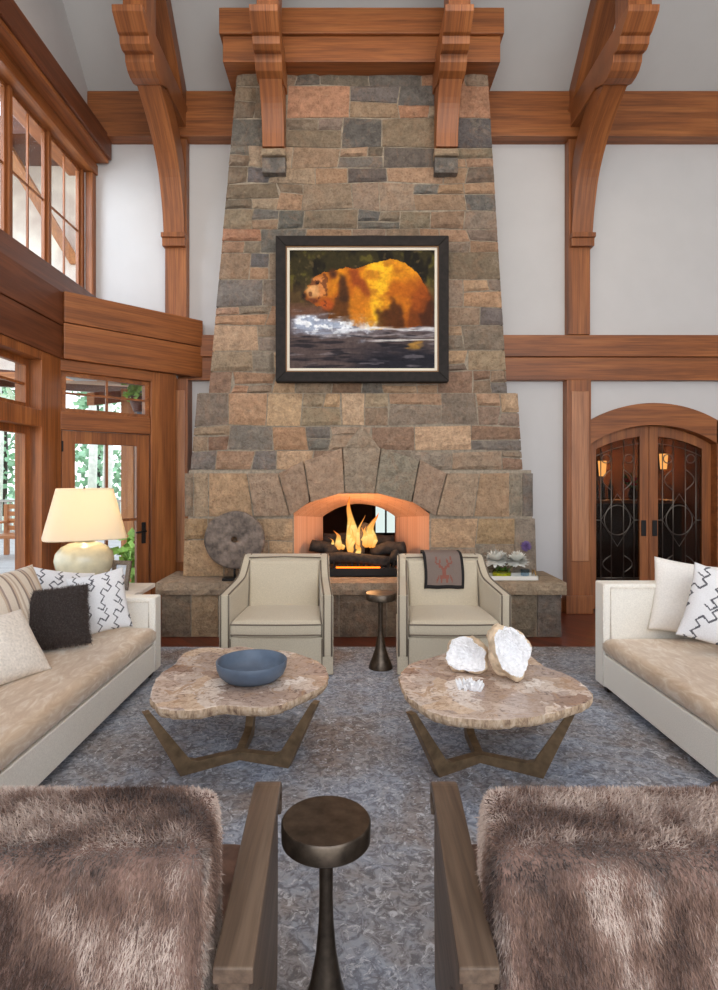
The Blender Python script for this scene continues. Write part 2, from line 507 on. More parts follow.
# ceiling: two slopes to a ridge
cs = [(YW + 0.3, ceil_z(YW + 0.3)), (1.0, ceil_z(1.0)), (-3.4, ceil_z(1.0) - 0.92 * 4.4)]
struct(MB().prism(cs + [(p[0], p[1] + 0.15) for p in reversed(cs)], 'x', -3.3, 6.3).build('ceiling', 'ceiling_paint'))
struct(MB().prism([(-3.3, 0), (YW + .1, 0), (YW + .1, ceil_z(YW)), (1.0, ceil_z(1.0)), (-3.3, ceil_z(1.0) - 0.92 * 4.3)], 'x', 6.0, 6.2).build('wall_right', 'plaster'))
# left wall, upper part around the clerestory windows
XL = -2.92
wl = MB()
wl.prism([(YW + .16, 5.0), (YW + .16, ceil_z(YW + .16) + .02), (1.0, ceil_z(1.0) + .02), (-3.2, ceil_z(1.0) - .92 * 4.2), (-3.2, 5.0)], 'x', XL - .25, XL)
wl.box(-3.0, XL, 6.46, YW + .16, 3.5, 5.0)
wl.box(XL - .25, XL, -3.2, 3.62, 3.5, 5.0)
wl.box(XL - .25, XL, -3.2, YW + .16, 2.62, 3.5)
wl.box(XL - .25, XL, -3.2, 2.9, 0, 2.62)
struct(wl.build('wall_left', 'plaster'))

n_trim = [0]
def trim(mb, mat, bevel=0.008, label=None):
    n_trim[0] += 1
    o = struct(mb.build('trim_%d' % n_trim[0], mat, None, bevel))
    return o

# --- back wall timbers
trim(MB().box(-2.92, 6.0, 6.44, YW + .02, 5.545, 5.80), 'timber_x')
trim(MB().box(-2.92, 6.0, 6.38, YW + .02, 5.26, 5.53), 'timber_x')
trim(MB().box(1.60, 6.0, 6.44, YW + .02, 2.85, 3.09), 'timber_x')
trim(MB().box(1.60, 6.0, 6.46, YW + .02, 2.59, 2.846), 'timber_x')
trim(MB().box(-1.92, -1.35, 6.44, YW + .02, 2.85, 3.09), 'timber_x')
trim(MB().box(-1.92, -1.35, 6.46, YW + .02, 2.59, 2.846), 'timber_x')
trim(MB().box(2.42, 2.66, 6.42, YW + .02, 3.09, 5.26), 'timber_z')
trim(MB().box(-2.05, -1.81, 6.42, YW + .02, 3.09, 5.26), 'timber_z')
for x0, y0 in ((2.40, 6.42), (-2.05, 6.36)):
    x1 = x0 + 0.27
    p = trim(MB().box(x0, x1, y0, YW + .02, 0.0, 2.59), 'timber_z')
    MB().box(x0 + .05, x1 - .03, y0 - .012, y0 + .01, 0.58, 2.46).build('inset_panel', 'light_panel', p, 0.006)
    MB().box(x0 - .015, x1 + .015, y0 - .025, YW + .015, 0.0, 0.2).build('plinth', 'timber_z', p, 0.008)
for i, (x0, x1) in enumerate(((1.9, 2.39), (4.3, 6.0))):
    struct(MB().box(x0, x1, YW - .02, YW + .01, 0, .15).build('baseboard_%s' % ('back', 'right')[i], 'timber_x', None, .004))

# --- left wall timbers: cornice, header, sill, cladding
trim(MB().box(XL - .02, -2.67, -3.0, 6.50, 5.06, 5.30), 'dark_timber_y')
trim(MB().box(XL - .02, -2.70, -3.0, 6.49, 5.02, 5.058), 'timber_y', 0.004)
trim(MB().box(-3.17, -2.84, -3.0, YW, 4.905, 5.018), 'timber_y')
trim(MB().box(XL - .02, -2.86, 6.44, YW - .005, 3.50, 4.90), 'timber_z')
trim(MB().prism([(-2.94, 3.25), (-2.74, 3.25), (-2.80, 3.50), (-2.94, 3.50)], 'y', -3.0, YW - .01), 'dark_timber_y')
trim(MB().box(-2.93, -2.69, -3.0, 5.45, 2.93, 3.25), 'dark_timber_y')
trim(MB().box(-2.93, -2.70, -3.0, 5.46, 2.62, 2.926), 'dark_timber_y')
# lower window wall
lw_ = MB().box(-2.95, -2.71, 5.10, 5.44, 0, 2.62).box(-2.95, -2.71, 2.9, 5.10, 2.54, 2.62)
lw_.box(-2.95, -2.71, 2.9, 5.10, 1.95, 2.10).box(-2.95, -2.71, 2.9, 5.10, 0, .55).box(-2.95, -2.71, 2.9, 3.05, .55, 2.54)
trim(lw_, 'timber_z')

def window(n, mat, x, y0, y1, z0, z1, cols, rows, fr=0.05, mun=0.022, dep=.05):
    """window in a plane x = const: frame (root), sashes with muntins, glass"""
    o = MB()
    for a in ((y0, y0 + fr, z0, z1), (y1 - fr, y1, z0, z1), (y0 + fr, y1 - fr, z0, z0 + fr), (y0 + fr, y1 - fr, z1 - fr, z1)):
        o.box(x - dep, x, a[0], a[1], a[2], a[3])
    r = struct(o.build('window_%d' % n, mat, None, 0.004))
    m_ = MB()
    for k in range(1, cols):
        y = y0 + fr + (y1 - y0 - 2 * fr) * k / cols
        m_.box(x - dep * .8, x - dep * .2, y - mun / 2, y + mun / 2, z0 + fr, z1 - fr)
    for k in range(1, rows):
        z = z0 + fr + (z1 - z0 - 2 * fr) * k / rows
        m_.box(x - dep * .79, x - dep * .21, y0 + fr, y1 - fr, z - mun / 2, z + mun / 2)
    if cols > 1 or rows > 1: m_.build('muntin', mat, r, 0.002)
    MB().box(x - dep * .55, x - dep * .45, y0 + fr * .9, y1 - fr * .9, z0 + fr * .9, z1 - fr * .9).build('pane', 'glass', r)
    return r
# upper clerestory units with pale jambs between them
ys = [6.41, 5.70, 5.04, 4.38, 3.70]
wn = 0
for i in range(4):
    wn += 1
    window(wn, 'timber_z', -2.975, ys[i + 1] + .035, ys[i] - .015, 3.52, 4.905, 2, 2, 0.035, .016, .035)
    trim(MB().box(-3.02, -2.95, ys[i] - .015, ys[i] + .035, 3.50, 4.905), 'timber_z', .004)
trim(MB().box(-3.10, -2.93, 3.60, 3.75, 3.50, 4.90), 'timber_z', .004)
window(5, 'timber_z', -2.82, 3.05, 5.10, 2.10, 2.54, 5, 2, 0.055)
window(6, 'timber_z', -2.82, 3.05, 5.10, .55, 1.95, 1, 1, 0.065)

# --- the 45 degree bay wall with the garden door
A = Vector((-2.71, 5.46, 0)); DU = Vector((1, 1, 0)).normalized(); DN = Vector((-1, 1, 0)).normalized()
def dpt(u, o, z): return tuple(A + DU * u + DN * o + Vector((0, 0, z)))
def dbox(mb, u0, u1, o0, o1, z0, z1):
    return mb.hexa([dpt(u0, o0, z0), dpt(u1, o0, z0), dpt(u1, o1, z0), dpt(u0, o1, z0), dpt(u0, o0, z1), dpt(u1, o0, z1), dpt(u1, o1, z1), dpt(u0, o1, z1)])
trim(dbox(MB(), 0.0, 1.46, -.06, .16, 2.96, 3.25), 'timber_xy')
trim(dbox(MB(), 0.0, 1.46, -.05, .16, 2.62, 2.955), 'timber_xy')
trim(dbox(MB(), -.02, 0.87, -.015, .16, 1.955, 2.125), 'timber_xy')
trim(dbox(MB(), -.02, 0.90, -.01, .16, 2.51, 2.618), 'timber_xy')
trim(dbox(MB(), 0.875, 1.16, -.01, .2, 0, 2.618), 'timber_z')
trim(dbox(MB(), -.12, -.005, 0.0, .2, 0, 2.618), 'timber_z')
wr = MB()
for a in ((.0, .045, 2.125, 2.51), (.83, .875, 2.125, 2.51), (.045, .83, 2.125, 2.165), (.045, .83, 2.47, 2.51)):
    dbox(wr, a[0], a[1], .03, .09, a[2], a[3])
wr = struct(wr.build('window_7', 'timber_x', None, .003))
mm = MB(); dbox(mm, .43, .45, .045, .07, 2.165, 2.47); dbox(mm, .045, .83, .046, .069, 2.30, 2.32)
mm.build('muntin', 'timber_x', wr)
dbox(MB(), .04, .835, .055, .06, 2.16, 2.475).build('pane', 'glass', wr)
dl = MB()
for a in ((.005, .125, 0.01, 1.95), (.735, .868, 0.01, 1.95), (.125, .735, 0.01, .26), (.125, .735, 1.83, 1.95)):
    dbox(dl, a[0], a[1], .02, .07, a[2], a[3])
dl = struct(dl.build('door_1', 'timber_z', None, .004))
mm = MB(); dbox(mm, .42, .445, .03, .06, .26, 1.83); dbox(mm, .125, .735, .031, .059, 1.06, 1.085)
mm.build('muntin', 'timber_z', dl)
dbox(MB(), .12, .74, .042, .048, .255, 1.835).build('pane', 'glass', dl)
hp = dbox(MB(), .785, .83, .008, .022, .82, 1.04).build('handle_plate', 'iron', dl, .006)
MB().tube([dpt(.81, .0, .95), dpt(.81, -.04, .95), dpt(.75, -.045, .945), dpt(.70, -.04, .94)], .009).build('lever', 'iron', hp, smooth=True)
for z in (.3, 1.75): dbox(MB(), -.004, .012, .0, .022, z, z + .1).build('hinge', 'iron', dl)

# --- arched double door on the right
ai = arc_pts(DX0, DX1, DZ, DS, 24); ao = arc_pts(DX0, DX1, DZ + .265, .205, 24)
n = len(ai)
dd = MB()
for i in range(n - 1):
    (a, b), (c_, d), (e_, f_), (g, h_) = ai[i], ai[i + 1], ao[i + 1], ao[i]
    dd.hexa([(a, 6.49, b), (c_, 6.49, d), (c_, 6.68, d), (a, 6.68, b), (g, 6.49, h_), (e_, 6.49, f_), (e_, 6.68, f_), (g, 6.68, h_)])
dd.v = [tuple(round(q, 6) for q in p) for p in dd.v]
dd.box(DX0 - .01, DX0 + .03, 6.5, 6.70, 0, DZ + .02).box(DX1 - .03, DX1 + .25, 6.49, 6.70, 0, DZ + .27)
door2 = struct(dd.build('door_2', 'timber_x', None, 0.0))
def leaf(x0, x1, meet_right):
    yd0, yd1 = 6.60, 6.65
    def top(x, off):     # follow the arch
        half = (DX1 - DX0) / 2; R = (half ** 2 + DS ** 2) / (2 * DS); xc = (DX0 + DX1) / 2
        return DZ + DS - R + math.sqrt(max(R * R - (x - xc) ** 2, 0)) + off
    st = 0.10; g0, g1 = x0 + st, x1 - st
    xs = [x0 + (x1 - x0) * i / 16 for i in range(17)]
    gx = [g0 + (g1 - g0) * i / 16 for i in range(17)]
    o = MB()
    for xa, xb in ((x0, g0), (g1, x1)):
        o.prism([(xa, .01), (xb, .01), (xb, top(xb, -.005)), ((xa + xb) / 2, top((xa + xb) / 2, -.005)), (xa, top(xa, -.005))], 'y', yd0, yd1)
    o.prism([(g0, .01), (g1, .01), (g1, .27), (g0, .27)], 'y', yd0, yd1)
    o.prism([(x, top(x, -.005)) for x in gx] + [(x, top(x, -.12)) for x in reversed(gx)], 'y', yd0, yd1)
    lf = o.build('leaf', 'timber_z', door2, .003)
    MB().prism([(g0, .27), (g1, .27)] + [(x, top(x, -.12)) for x in reversed(gx)], 'y', yd0 + .02, yd0 + .026).build('pane', 'leaded_glass', lf)
    t = MB(); yy = yd0 + .018; r = .006
    W = g1 - g0; xc = (g0 + g1) / 2
    for f in (.12, .36, .64, .88):
        x = g0 + W * f; t.tube([(x, yy, .27), (x, yy, top(x, -.13))], r, 6)
    t.tube([(x, yy, top(x, -.20)) for x in gx], r, 6)
    t.tube([(g0, yy, .36), (g1, yy, .36)], r, 6)
    zc = 1.02
    t.tube([(xc + W * .30 * math.cos(a_), yy, zc + .17 * math.sin(a_)) for a_ in [2 * PI * k / 28 for k in range(28)]], r, 6, closed=True)
    t.tube([(xc, yy, zc + .30), (xc + W * .38, yy, zc), (xc, yy, zc - .30), (xc - W * .38, yy, zc)], r, 6, closed=True)
    for s in (-1, 1):
        t.tube([(xc + s * W * .38, yy, zc), (xc + s * W * .5, yy, zc)], r, 6)
        t.tube([(xc + s * W * (.14 + .2 * math.sin(k * PI / 8)), yy, 1.36 + .06 * k / 2) for k in range(9)], r, 6)
        t.tube([(xc + s * W * (.14 + .2 * math.sin(k * PI / 8)), yy, .42 + .05 * k / 2) for k in range(9)], r, 6)
        t.tube([(xc + s * W * .26 + .05 * math.cos(a_), yy, 1.72 + .05 * math.sin(a_)) for a_ in [2 * PI * k / 14 for k in range(14)]], r, 6, closed=True)
    t.build('lead_came', 'lead_came', lf, smooth=True)
    hx = x1 - .06 if meet_right else x0 + .06
    pl = MB().box(hx - .028, hx + .028, yd0 - .012, yd0 + .002, .84, 1.02).build('handle_plate', 'iron', lf, .006)
    t2 = MB().tube([(hx, yd0 - .01, .95), (hx, yd0 - .05, .95), (hx + (-.09 if meet_right else .09), yd0 - .052, .945)], .009)
    return lf
xm = 3.402
leaf(DX0 + .03, xm - .003, True); leaf(xm + .003, DX1 - .03, False)

# --- the dim hall beyond the double door and the fireplace
struct(MB().box(-1.35, 6.2, 10.0, 10.15, 0, 3.2).build('wall_hall_back', 'hall_wall'))
struct(MB().box(-1.35, -1.25, YW + .16, 10.0, 0, 3.2).build('wall_hall_left', 'hall_wall'))
struct(MB().box(6.1, 6.2, YW + .16, 10.0, 0, 3.2).build('wall_hall_right', 'hall_wall'))
struct(MB().box(-1.35, 6.2, YW + .16, 10.15, 3.2, 3.3).build('ceiling_hall', 'hall_dark'))
hw = MB()
for a in ((.38, .44, .5, 2.1), (.80, .86, .5, 2.1), (1.24, 1.30, .5, 2.1), (.38, 1.3, .5, .56), (.38, 1.3, 2.04, 2.1), (.38, 1.3, 1.25, 1.29), (.60, .63, .5, 2.1)):
    hw.box(a[0], a[1], 9.94, 9.99, a[2], a[3])
hw = struct(hw.build('window_8', 'hall_dark'))
MB().box(.40, 1.28, 9.985, 9.995, .52, 2.08).build('pane', 'hall_window_glow', hw)

# ------------------------------------------------------------------ outside ground
struct(MB().box(-40, 0, 15.2, 60, -.6, -.3).build('terrain', 'terrain'))
struct(MB().box(-14, -1.36, 6.9, 15.4, -.12, -.02).build('deck', 'deck_wood'))
struct(MB().box(-14, -3.2, -3, 6.9, -.12, -.02).build('deck', 'deck_wood'))

# ================================================================== TIMBER BRACKETS
def bracket(xc, hw, ywall, zfoot, curve_f, curve_b, label, foot=True, y_raft=YW):
    t = thing('timber_bracket', label, 'roof bracket', (xc, ywall, zfoot), 'timber brackets below the ceiling')
    # hammer beam with a stepped ogee nose
    prof = [(ywall, 5.62), (5.04, 5.62), (5.05, 5.57), (5.10, 5.53), (5.17, 5.475), (5.21, 5.47), (5.22, 5.41), (5.27, 5.385), (5.34, 5.40), (5.35, 5.34), (5.40, 5.29), (5.47, 5.27), (5.55, 5.27), (5.62, 5.30), (5.74, 5.36), (ywall, 5.36)]
    MB().prism(prof, 'x', xc - hw, xc + hw).build('hammer_beam', 'timber_yz', t, .006)
    MB().prism(curve_f + curve_b[::-1], 'x', xc - hw * .86, xc + hw * .86).build('curved_brace', 'timber_yz', t, .006)
    y0, z0 = curve_f[-1]
    if foot:
        MB().box(xc - hw * .92, xc + hw * .92, y0 - .035, YW - .02, z0 - .07, z0 + .02).box(xc - hw * .97, xc + hw * .97, y0 - .06, YW - .02, z0 + .02, z0 + .07).build('brace_capital', 'timber_z', t, .006)
    y1 = 5.16
    MB().prism([(5.16, 5.615), (5.42, 5.615), (5.42, ceil_z(5.42) - .2), (5.16, ceil_z(5.16) - .2)], 'x', xc - hw * .62, xc + hw * .95).build('king_post', 'timber_z', t, .006)
    MB().prism([(y_raft, ceil_z(y_raft) - .28), (y_raft, ceil_z(y_raft) - .004), (2.2, ceil_z(2.2) - .004), (2.2, ceil_z(2.2) - .28)], 'x', xc - hw * .9, xc + hw * .9).build('rafter', 'timber_yz', t, .006)
    return t
def smooth_curve(pts, n=5):
    out = []
    P = [Vector(p) for p in pts]
    for i in range(len(P) - 1):
        p0, p1, p2, p3 = P[max(i - 1, 0)], P[i], P[i + 1], P[min(i + 2, len(P) - 1)]
        for k in range(n):
            s = k / n
            out.append(tuple(0.5 * ((2 * p1) + (-p0 + p2) * s + (2 * p0 - 5 * p1 + 4 * p2 - p3) * s * s + (-p0 + 3 * p1 - 3 * p2 + p3) * s ** 3)))
    out.append(tuple(P[-1]))
    return out
cf = smooth_curve([(5.57, 5.30), (5.94, 5.08), (6.20, 4.80), (6.34, 4.45), (6.40, 4.12)])
cb = smooth_curve([(5.90, 5.40), (6.18, 5.22), (6.38, 4.95), (6.46, 4.55), (6.48, 4.12)])
bracket(-1.94, .135, 6.50, 4.1, cf, cb, 'timber bracket with curved brace on the white wall beside the clerestory windows')
bracket(2.56, .135, 6.50, 4.1, cf, cb, 'timber bracket with curved brace above the post beside the arched doors')
cf2 = smooth_curve([(5.45, 5.30), (5.60, 5.12), (5.68, 4.92), (5.70, 4.76)])
cb2 = smooth_curve([(5.88, 5.40), (5.89, 5.2), (5.90, 4.95), (5.90, 4.76)])
bracket(-.755, .125, 5.90, 4.76, cf2, cb2, 'timber bracket standing on a corbel stone at left of the chimney front', False, 5.62)
bracket(.955, .125, 5.90, 4.76, cf2, cb2, 'timber bracket standing on a corbel stone at right of the chimney front', False, 5.62)
t = thing('chimney_beam', 'boxed double timber beam wrapping the top of the stone chimney', 'beam', (0.1, 5.65, 5.55))
MB().box(-1.27, 1.495, 5.62, YW - .2, 5.81, 6.06).build('upper_board', 'timber_x', t, .006)
MB().box(-1.24, 1.465, 5.65, YW - .14, 5.555, 5.805).build('lower_board', 'timber_x', t, .006)

# ================================================================== STONE FIREPLACE
PAL = [(160, 134, 106), (146, 122, 98), (136, 118, 102), (176, 140, 104), (188, 148, 106), (166, 126, 94), (150, 130, 110),
       (124, 114, 106), (140, 124, 106), (182, 136, 98), (158, 134, 106), (128, 116, 102), (192, 156, 116), (144, 110, 86), (168, 142, 112)]
PAL_GREY = [(130, 114, 94), (120, 106, 90), (112, 104, 96), (138, 118, 94), (150, 120, 92), (106, 100, 96), (126, 108, 86), (158, 122, 90), (168, 130, 98), (176, 122, 86)]
def stone_quad(mb, c4, yf, depth, col, rough=.012, gap=.006):
    """a split-faced stone: c4 = corners (x,z) counter-clockwise from lower left; yf face, depth behind it"""
    n = 5
    ctr = (sum(p[0] for p in c4) / 4, sum(p[1] for p in c4) / 4)
    def shr(p, g):
        dx, dz = p[0] - ctr[0], p[1] - ctr[1]
        return (p[0] - math.copysign(min(g, abs(dx) * .5), dx), p[1] - math.copysign(min(g, abs(dz) * .5), dz))
    q = [shr(p, gap) for p in c4]
    proud = random.uniform(0, .022)
    seed = random.uniform(0, 99)
    vs, idx = [], {}
    for j in range(n + 1):
        for i in range(n + 1):
            u, v = i / n, j / n
            x = (q[0][0] * (1 - u) + q[1][0] * u) * (1 - v) + (q[3][0] * (1 - u) + q[2][0] * u) * v
            z = (q[0][1] * (1 - u) + q[1][1] * u) * (1 - v) + (q[3][1] * (1 - u) + q[2][1] * u) * v
            edge = i in (0, n) or j in (0, n)
            d = proud + rough * mnoise.noise((x * 7 + seed, z * 7, seed)) + rough * .6 * mnoise.noise((x * 22, z * 22, seed))
            if edge:
                d = proud * .2 - .006 + rough * .4 * mnoise.noise((x * 18, z * 18, seed))
                x += .004 * mnoise.noise((x * 30, z * 30, 3)); z += .004 * mnoise.noise((x * 30, z * 30, 9))
            idx[i, j] = len(vs); vs.append((x, yf - d, z))
    fs = [(idx[i, j], idx[i + 1, j], idx[i + 1, j + 1], idx[i, j + 1]) for j in range(n) for i in range(n)]
    ring = [idx[i, 0] for i in range(n)] + [idx[n, j] for j in range(n)] + [idx[i, n] for i in range(n, 0, -1)] + [idx[0, j] for j in range(n, 0, -1)]
    b = len(vs)
    for r in ring: vs.append((vs[r][0], yf + depth, vs[r][2]))
    m_ = len(ring)
    fs += [(ring[k], b + k, b + (k + 1) % m_, ring[(k + 1) % m_]) for k in range(m_)]
    mb.add(vs, fs, col)
def scol(pal=PAL, k=1.1):
    c = random.choice(pal); j = random.uniform(-10, 10)
    return lin(tuple(min(255, max(0, (v + j + random.uniform(-2, 2)) * k)) for v in c))
def ashlar(mb, z0, z1, xl, xr, yf, depth, pal, hmin=.2, hmax=.36, wmin=.22, wmax=.6, end_depth=None):
    z = z0
    while z < z1 - .02:
        h = random.uniform(hmin, hmax)
        if z1 - (z + h) < hmin * .8: h = z1 - z
        x, xe = xl(z), xr(z)
        cuts = [0.0]
        Wd = xe - x
        pos = 0.0
        while True:
            pos += random.uniform(wmin, wmax)
            if Wd - pos < wmin * .8: break
            cuts.append(pos / Wd)
        cuts.append(1.0)
        for k in range(len(cuts) - 1):
            ua, ub = cuts[k], cuts[k + 1]
            def X(u, zz): return xl(zz) * (1 - u) + xr(zz) * u
            dep = end_depth if end_depth and k in (0, len(cuts) - 2) else depth
            w_ = (ub - ua) * Wd
            splits = [(ua, ub, z, z + h)]
            r = random.random()
            if r < .42 and h > .17:
                f = random.uniform(.35, .65); zm = z + h * f
                splits = [(ua, ub, z, zm), (ua, ub, zm, z + h)]
                if w_ > .34 and random.random() < .75:
                    um = ua + (ub - ua) * random.uniform(.35, .65)
                    if random.random() < .5: splits = [(ua, um, z, zm), (um, ub, z, zm), (ua, ub, zm, z + h)]
                    else: splits = [(ua, ub, z, zm), (ua, um, zm, z + h), (um, ub, zm, z + h)]
            for (a, b, c, d) in splits:
                j = random.uniform(-.012, .012) if 0 < a else 0
                def J(u, zz):      # joints wander: a shared displacement field keeps neighbours meeting
                    x_ = X(u, zz); ex = 0 if u < 1e-6 or u > 1 - 1e-6 else 1; ez = 0 if zz < z0 + 1e-6 or zz > z1 - 1e-6 else 1
                    return (x_ + ex * .045 * mnoise.noise((x_ * 5, zz * 6, 2.5)), zz + ez * .030 * mnoise.noise((x_ * 3.2, zz * 7, 8.5)))
                stone_quad(mb, [J(a, c), J(b, c), J(b, d), J(a, d)], yf, dep, scol(pal))
        z += h

fp = thing('stone_fireplace', 'tall tapered stone chimney with an arched firebox and a long raised hearth', 'fireplace', (.1, 6.0, 0))
def lerp(a, b, t): return a + (b - a) * t
def edges(xa0, xa1, xb0, xb1, z0, z1):
    return (lambda z: lerp(xa0, xa1, (z - z0) / (z1 - z0))), (lambda z: lerp(xb0, xb1, (z - z0) / (z1 - z0)))
YU, YM, YLo = 5.84, 5.79, 5.75
core = MB()
def trap(mb, xl0, xr0, xl1, xr1, z0, z1, y0, y1):
    mb.hexa([(xl0, y0, z0), (xr0, y0, z0), (xr0, y1, z0), (xl0, y1, z0), (xl1, y0, z1), (xr1, y0, z1), (xr1, y1, z1), (xl1, y1, z1)])
core = MB()
trap(core, -1.40, 1.56, -1.12, 1.37, 2.35, 5.7, YU + .012, YW - .01)
trap(core, -1.58, 1.71, -1.51, 1.66, 1.58, 2.35, YM + .012, YW - .01)
trap(core, -1.62, -.56, -1.60, -.56, .5, 1.36, YLo + .012, YW - .01)
trap(core, .79, 1.84, .79, 1.80, .5, 1.36, YLo + .012, YW - .01)
core.box(-1.60, 1.80, YLo + .012, YW - .01, 1.345, 1.578)
core.build('mortar_core', 'mortar', fp)
up = MB(); l, r = edges(-1.43, -1.14, 1.59, 1.39, 2.352, 5.62)
ashlar(up, 2.352, 3.5, l, r, YU, .09, PAL, .16, .34, .18, .55, .6)
ashlar(up, 3.5, 5.62, l, r, YU, .09, PAL_GREY + PAL[:3], .16, .34, .18, .6, .6)
for x in (-.755, .955):
    stone_quad(up, [(x - .12, 4.52), (x + .12, 4.52), (x + .12, 4.68), (x - .12, 4.68)], YU - .10, .12, lin((122, 116, 110)))
    stone_quad(up, [(x - .125, 4.68), (x + .125, 4.68), (x + .125, 4.76), (x - .125, 4.76)], YU - .12, .14, lin((176, 150, 118)))
up.build('upper_chimney', 'stone', fp)
mid = MB(); l, r = edges(-1.60, -1.53, 1.73, 1.68, 1.58, 2.35)
ashlar(mid, 1.58, 2.35, l, r, YM, .09, PAL, .17, .27, .2, .56, .6)
mid.build('overmantel', 'stone', fp)
low = MB(); low2 = MB()
def S(cx_, cy_, y=YLo - .03): # crop pixel of the fireplace study -> metres on the face plane
    px, py = 180 + cx_ * .5153, 380 + cy_ * .5153
    return ((px - CX) * y / F_PX, H - (py - CY) * y / F_PX)
for a, b, c in ((8, 26, (154, 132, 108)), (26, 55, (186, 158, 124)), (55, 130, (202, 160, 114)), (582, 640, (190, 152, 112)), (640, 664, (160, 146, 124)), (664, 686, (134, 124, 114))):
    sk = lambda q, top: q + (12 if q == 130 and not top else -12 if q == 582 and not top else 0)
    stone_quad(low if a < 300 else low2, [S(sk(a, 0), 266, YLo), S(sk(b, 0), 266, YLo), S(sk(b, 1), 180, YLo), S(sk(a, 1), 180, YLo)], YLo, .09, lin(c))
l, r = edges(-1.66, -1.64, -.565, -.565, .52, 1.35)
zt = S(0, 268, YLo)[1]
ashlar(low, .52, zt, l, r, YLo, .09, [(176, 142, 100), (186, 150, 104), (150, 124, 98), (160, 132, 104)], .24, .42, .2, .45, .6)
l, r = edges(.80, .80, 1.86, 1.83, .52, 1.35)
ashlar(low2, .52, zt, l, r, YLo, .09, [(176, 142, 100), (182, 146, 104), (150, 130, 104), (140, 126, 108)], .24, .42, .25, .55, .6)
low.build('lower_chimney', 'stone', fp); low2.build('lower_chimney', 'stone', fp)
arch = MB()
O = [(130, 180), (190, 180), (240, 156), (315, 131), (390, 131), (465, 154), (518, 180), (582, 180)]
I = [(143, 266), (213, 264), (252, 238), (320, 219), (378, 220), (450, 238), (497, 264), (570, 266)]
vc = [(184, 152, 122), (180, 146, 116), (190, 154, 122), (176, 154, 128), (160, 148, 126), (180, 148, 120), (186, 156, 124)]
for k in range(7):
    a0, b0, b1, a1 = I[k], I[k + 1], O[k + 1], O[k]
    stone_quad(arch, [S(*a0), S(*b0), S(*b1), S(*a1)], YLo - .035, .15, lin(vc[k]), .014, .007)
stone_quad(arch, [S(317, 133), S(388, 133), S(354, 88), S(350, 88)], YLo - .035, .15, lin(vc[3]), .012, .003)
arch.build('arch_stones', 'stone', fp)
# firebox lining: a vault that narrows to a smaller arch open to the hall
FX0, FX1 = -.59, .815
def fprof(x0, x1, zs, sag, zb=.52): return [(x0, zb)] + arc_pts(x0, x1, zs, sag, 16) + [(x1, zb)]
pf, pb = fprof(FX0, FX1, 1.125, .265), fprof(-.30, .50, 1.075, .145)
fb = MB(); n = len(pf)
vs = [(p[0], 5.765, p[1]) for p in pf] + [(p[0], 6.30, p[1]) for p in pb] + [(p[0], 6.46, p[1]) for p in pb]
fb.add(vs, [(i, i + 1, n + i + 1, n + i) for i in range(n - 1)] + [(n + i, n + i + 1, 2 * n + i + 1, 2 * n + i) for i in range(n - 1)])
fb.build('firebox_lining', 'fire_brick', fp)
MB().box(-.62, .84, 5.72, 6.62, .40, .522).build('firebox_floor', 'mortar', fp)
# hearth
he = MB()
def hearth_row(x0, x1, y):
    x = x0
    while x < x1 - .05:
        ww = random.uniform(.2, .45)
        if x1 - (x + ww) < .18: ww = x1 - x
        c = scol([(140, 122, 102), (128, 110, 92), (152, 132, 108), (120, 108, 98), (166, 136, 104)])
        stone_quad(he, [(x, .0), (x + ww, .0), (x + ww, .405), (x, .405)], y, .10, c, .02, .006)
        x += ww
hearth_row(-1.78, 1.99, 5.45)
he.build('hearth_front', 'stone', fp)
MB().box(-1.77, 1.98, 5.47, YW - .02, .0, .40).build('hearth_core', 'mortar', fp)
hs = MB()
for x0, x1 in ((-1.82, -.62), (-.615, .70), (.705, 2.03)):
    n_ = 14; vs, fs = [], []
    for i in range(n_ + 1):
        x = lerp(x0, x1, i / n_)
        y = 5.42 + .018 * mnoise.noise((x * 6, 1, 2)) + .01 * mnoise.noise((x * 25, 1, 2)); y2 = 5.43 + .02 * mnoise.noise((x * 9, 5, 2))
        vs += [(x, y2, .405), (x, y, .45), (x, y + .012, .517), (x, 5.60, .522), (x, 6.1, .522), (x, 6.1, .405)]
    for i in range(n_):
        for k in range(5): fs.append((i * 6 + k, i * 6 + k + 1, i * 6 + 7 + k, i * 6 + 6 + k))
    fs += [tuple(range(6)), tuple(range(n_ * 6 + 5, n_ * 6 - 1, -1))]
    hs.add(vs, fs, lin(random.choice([(190, 164, 130), (182, 158, 130), (194, 166, 126)])))
hs.build('hearth_slab', 'stone', fp)

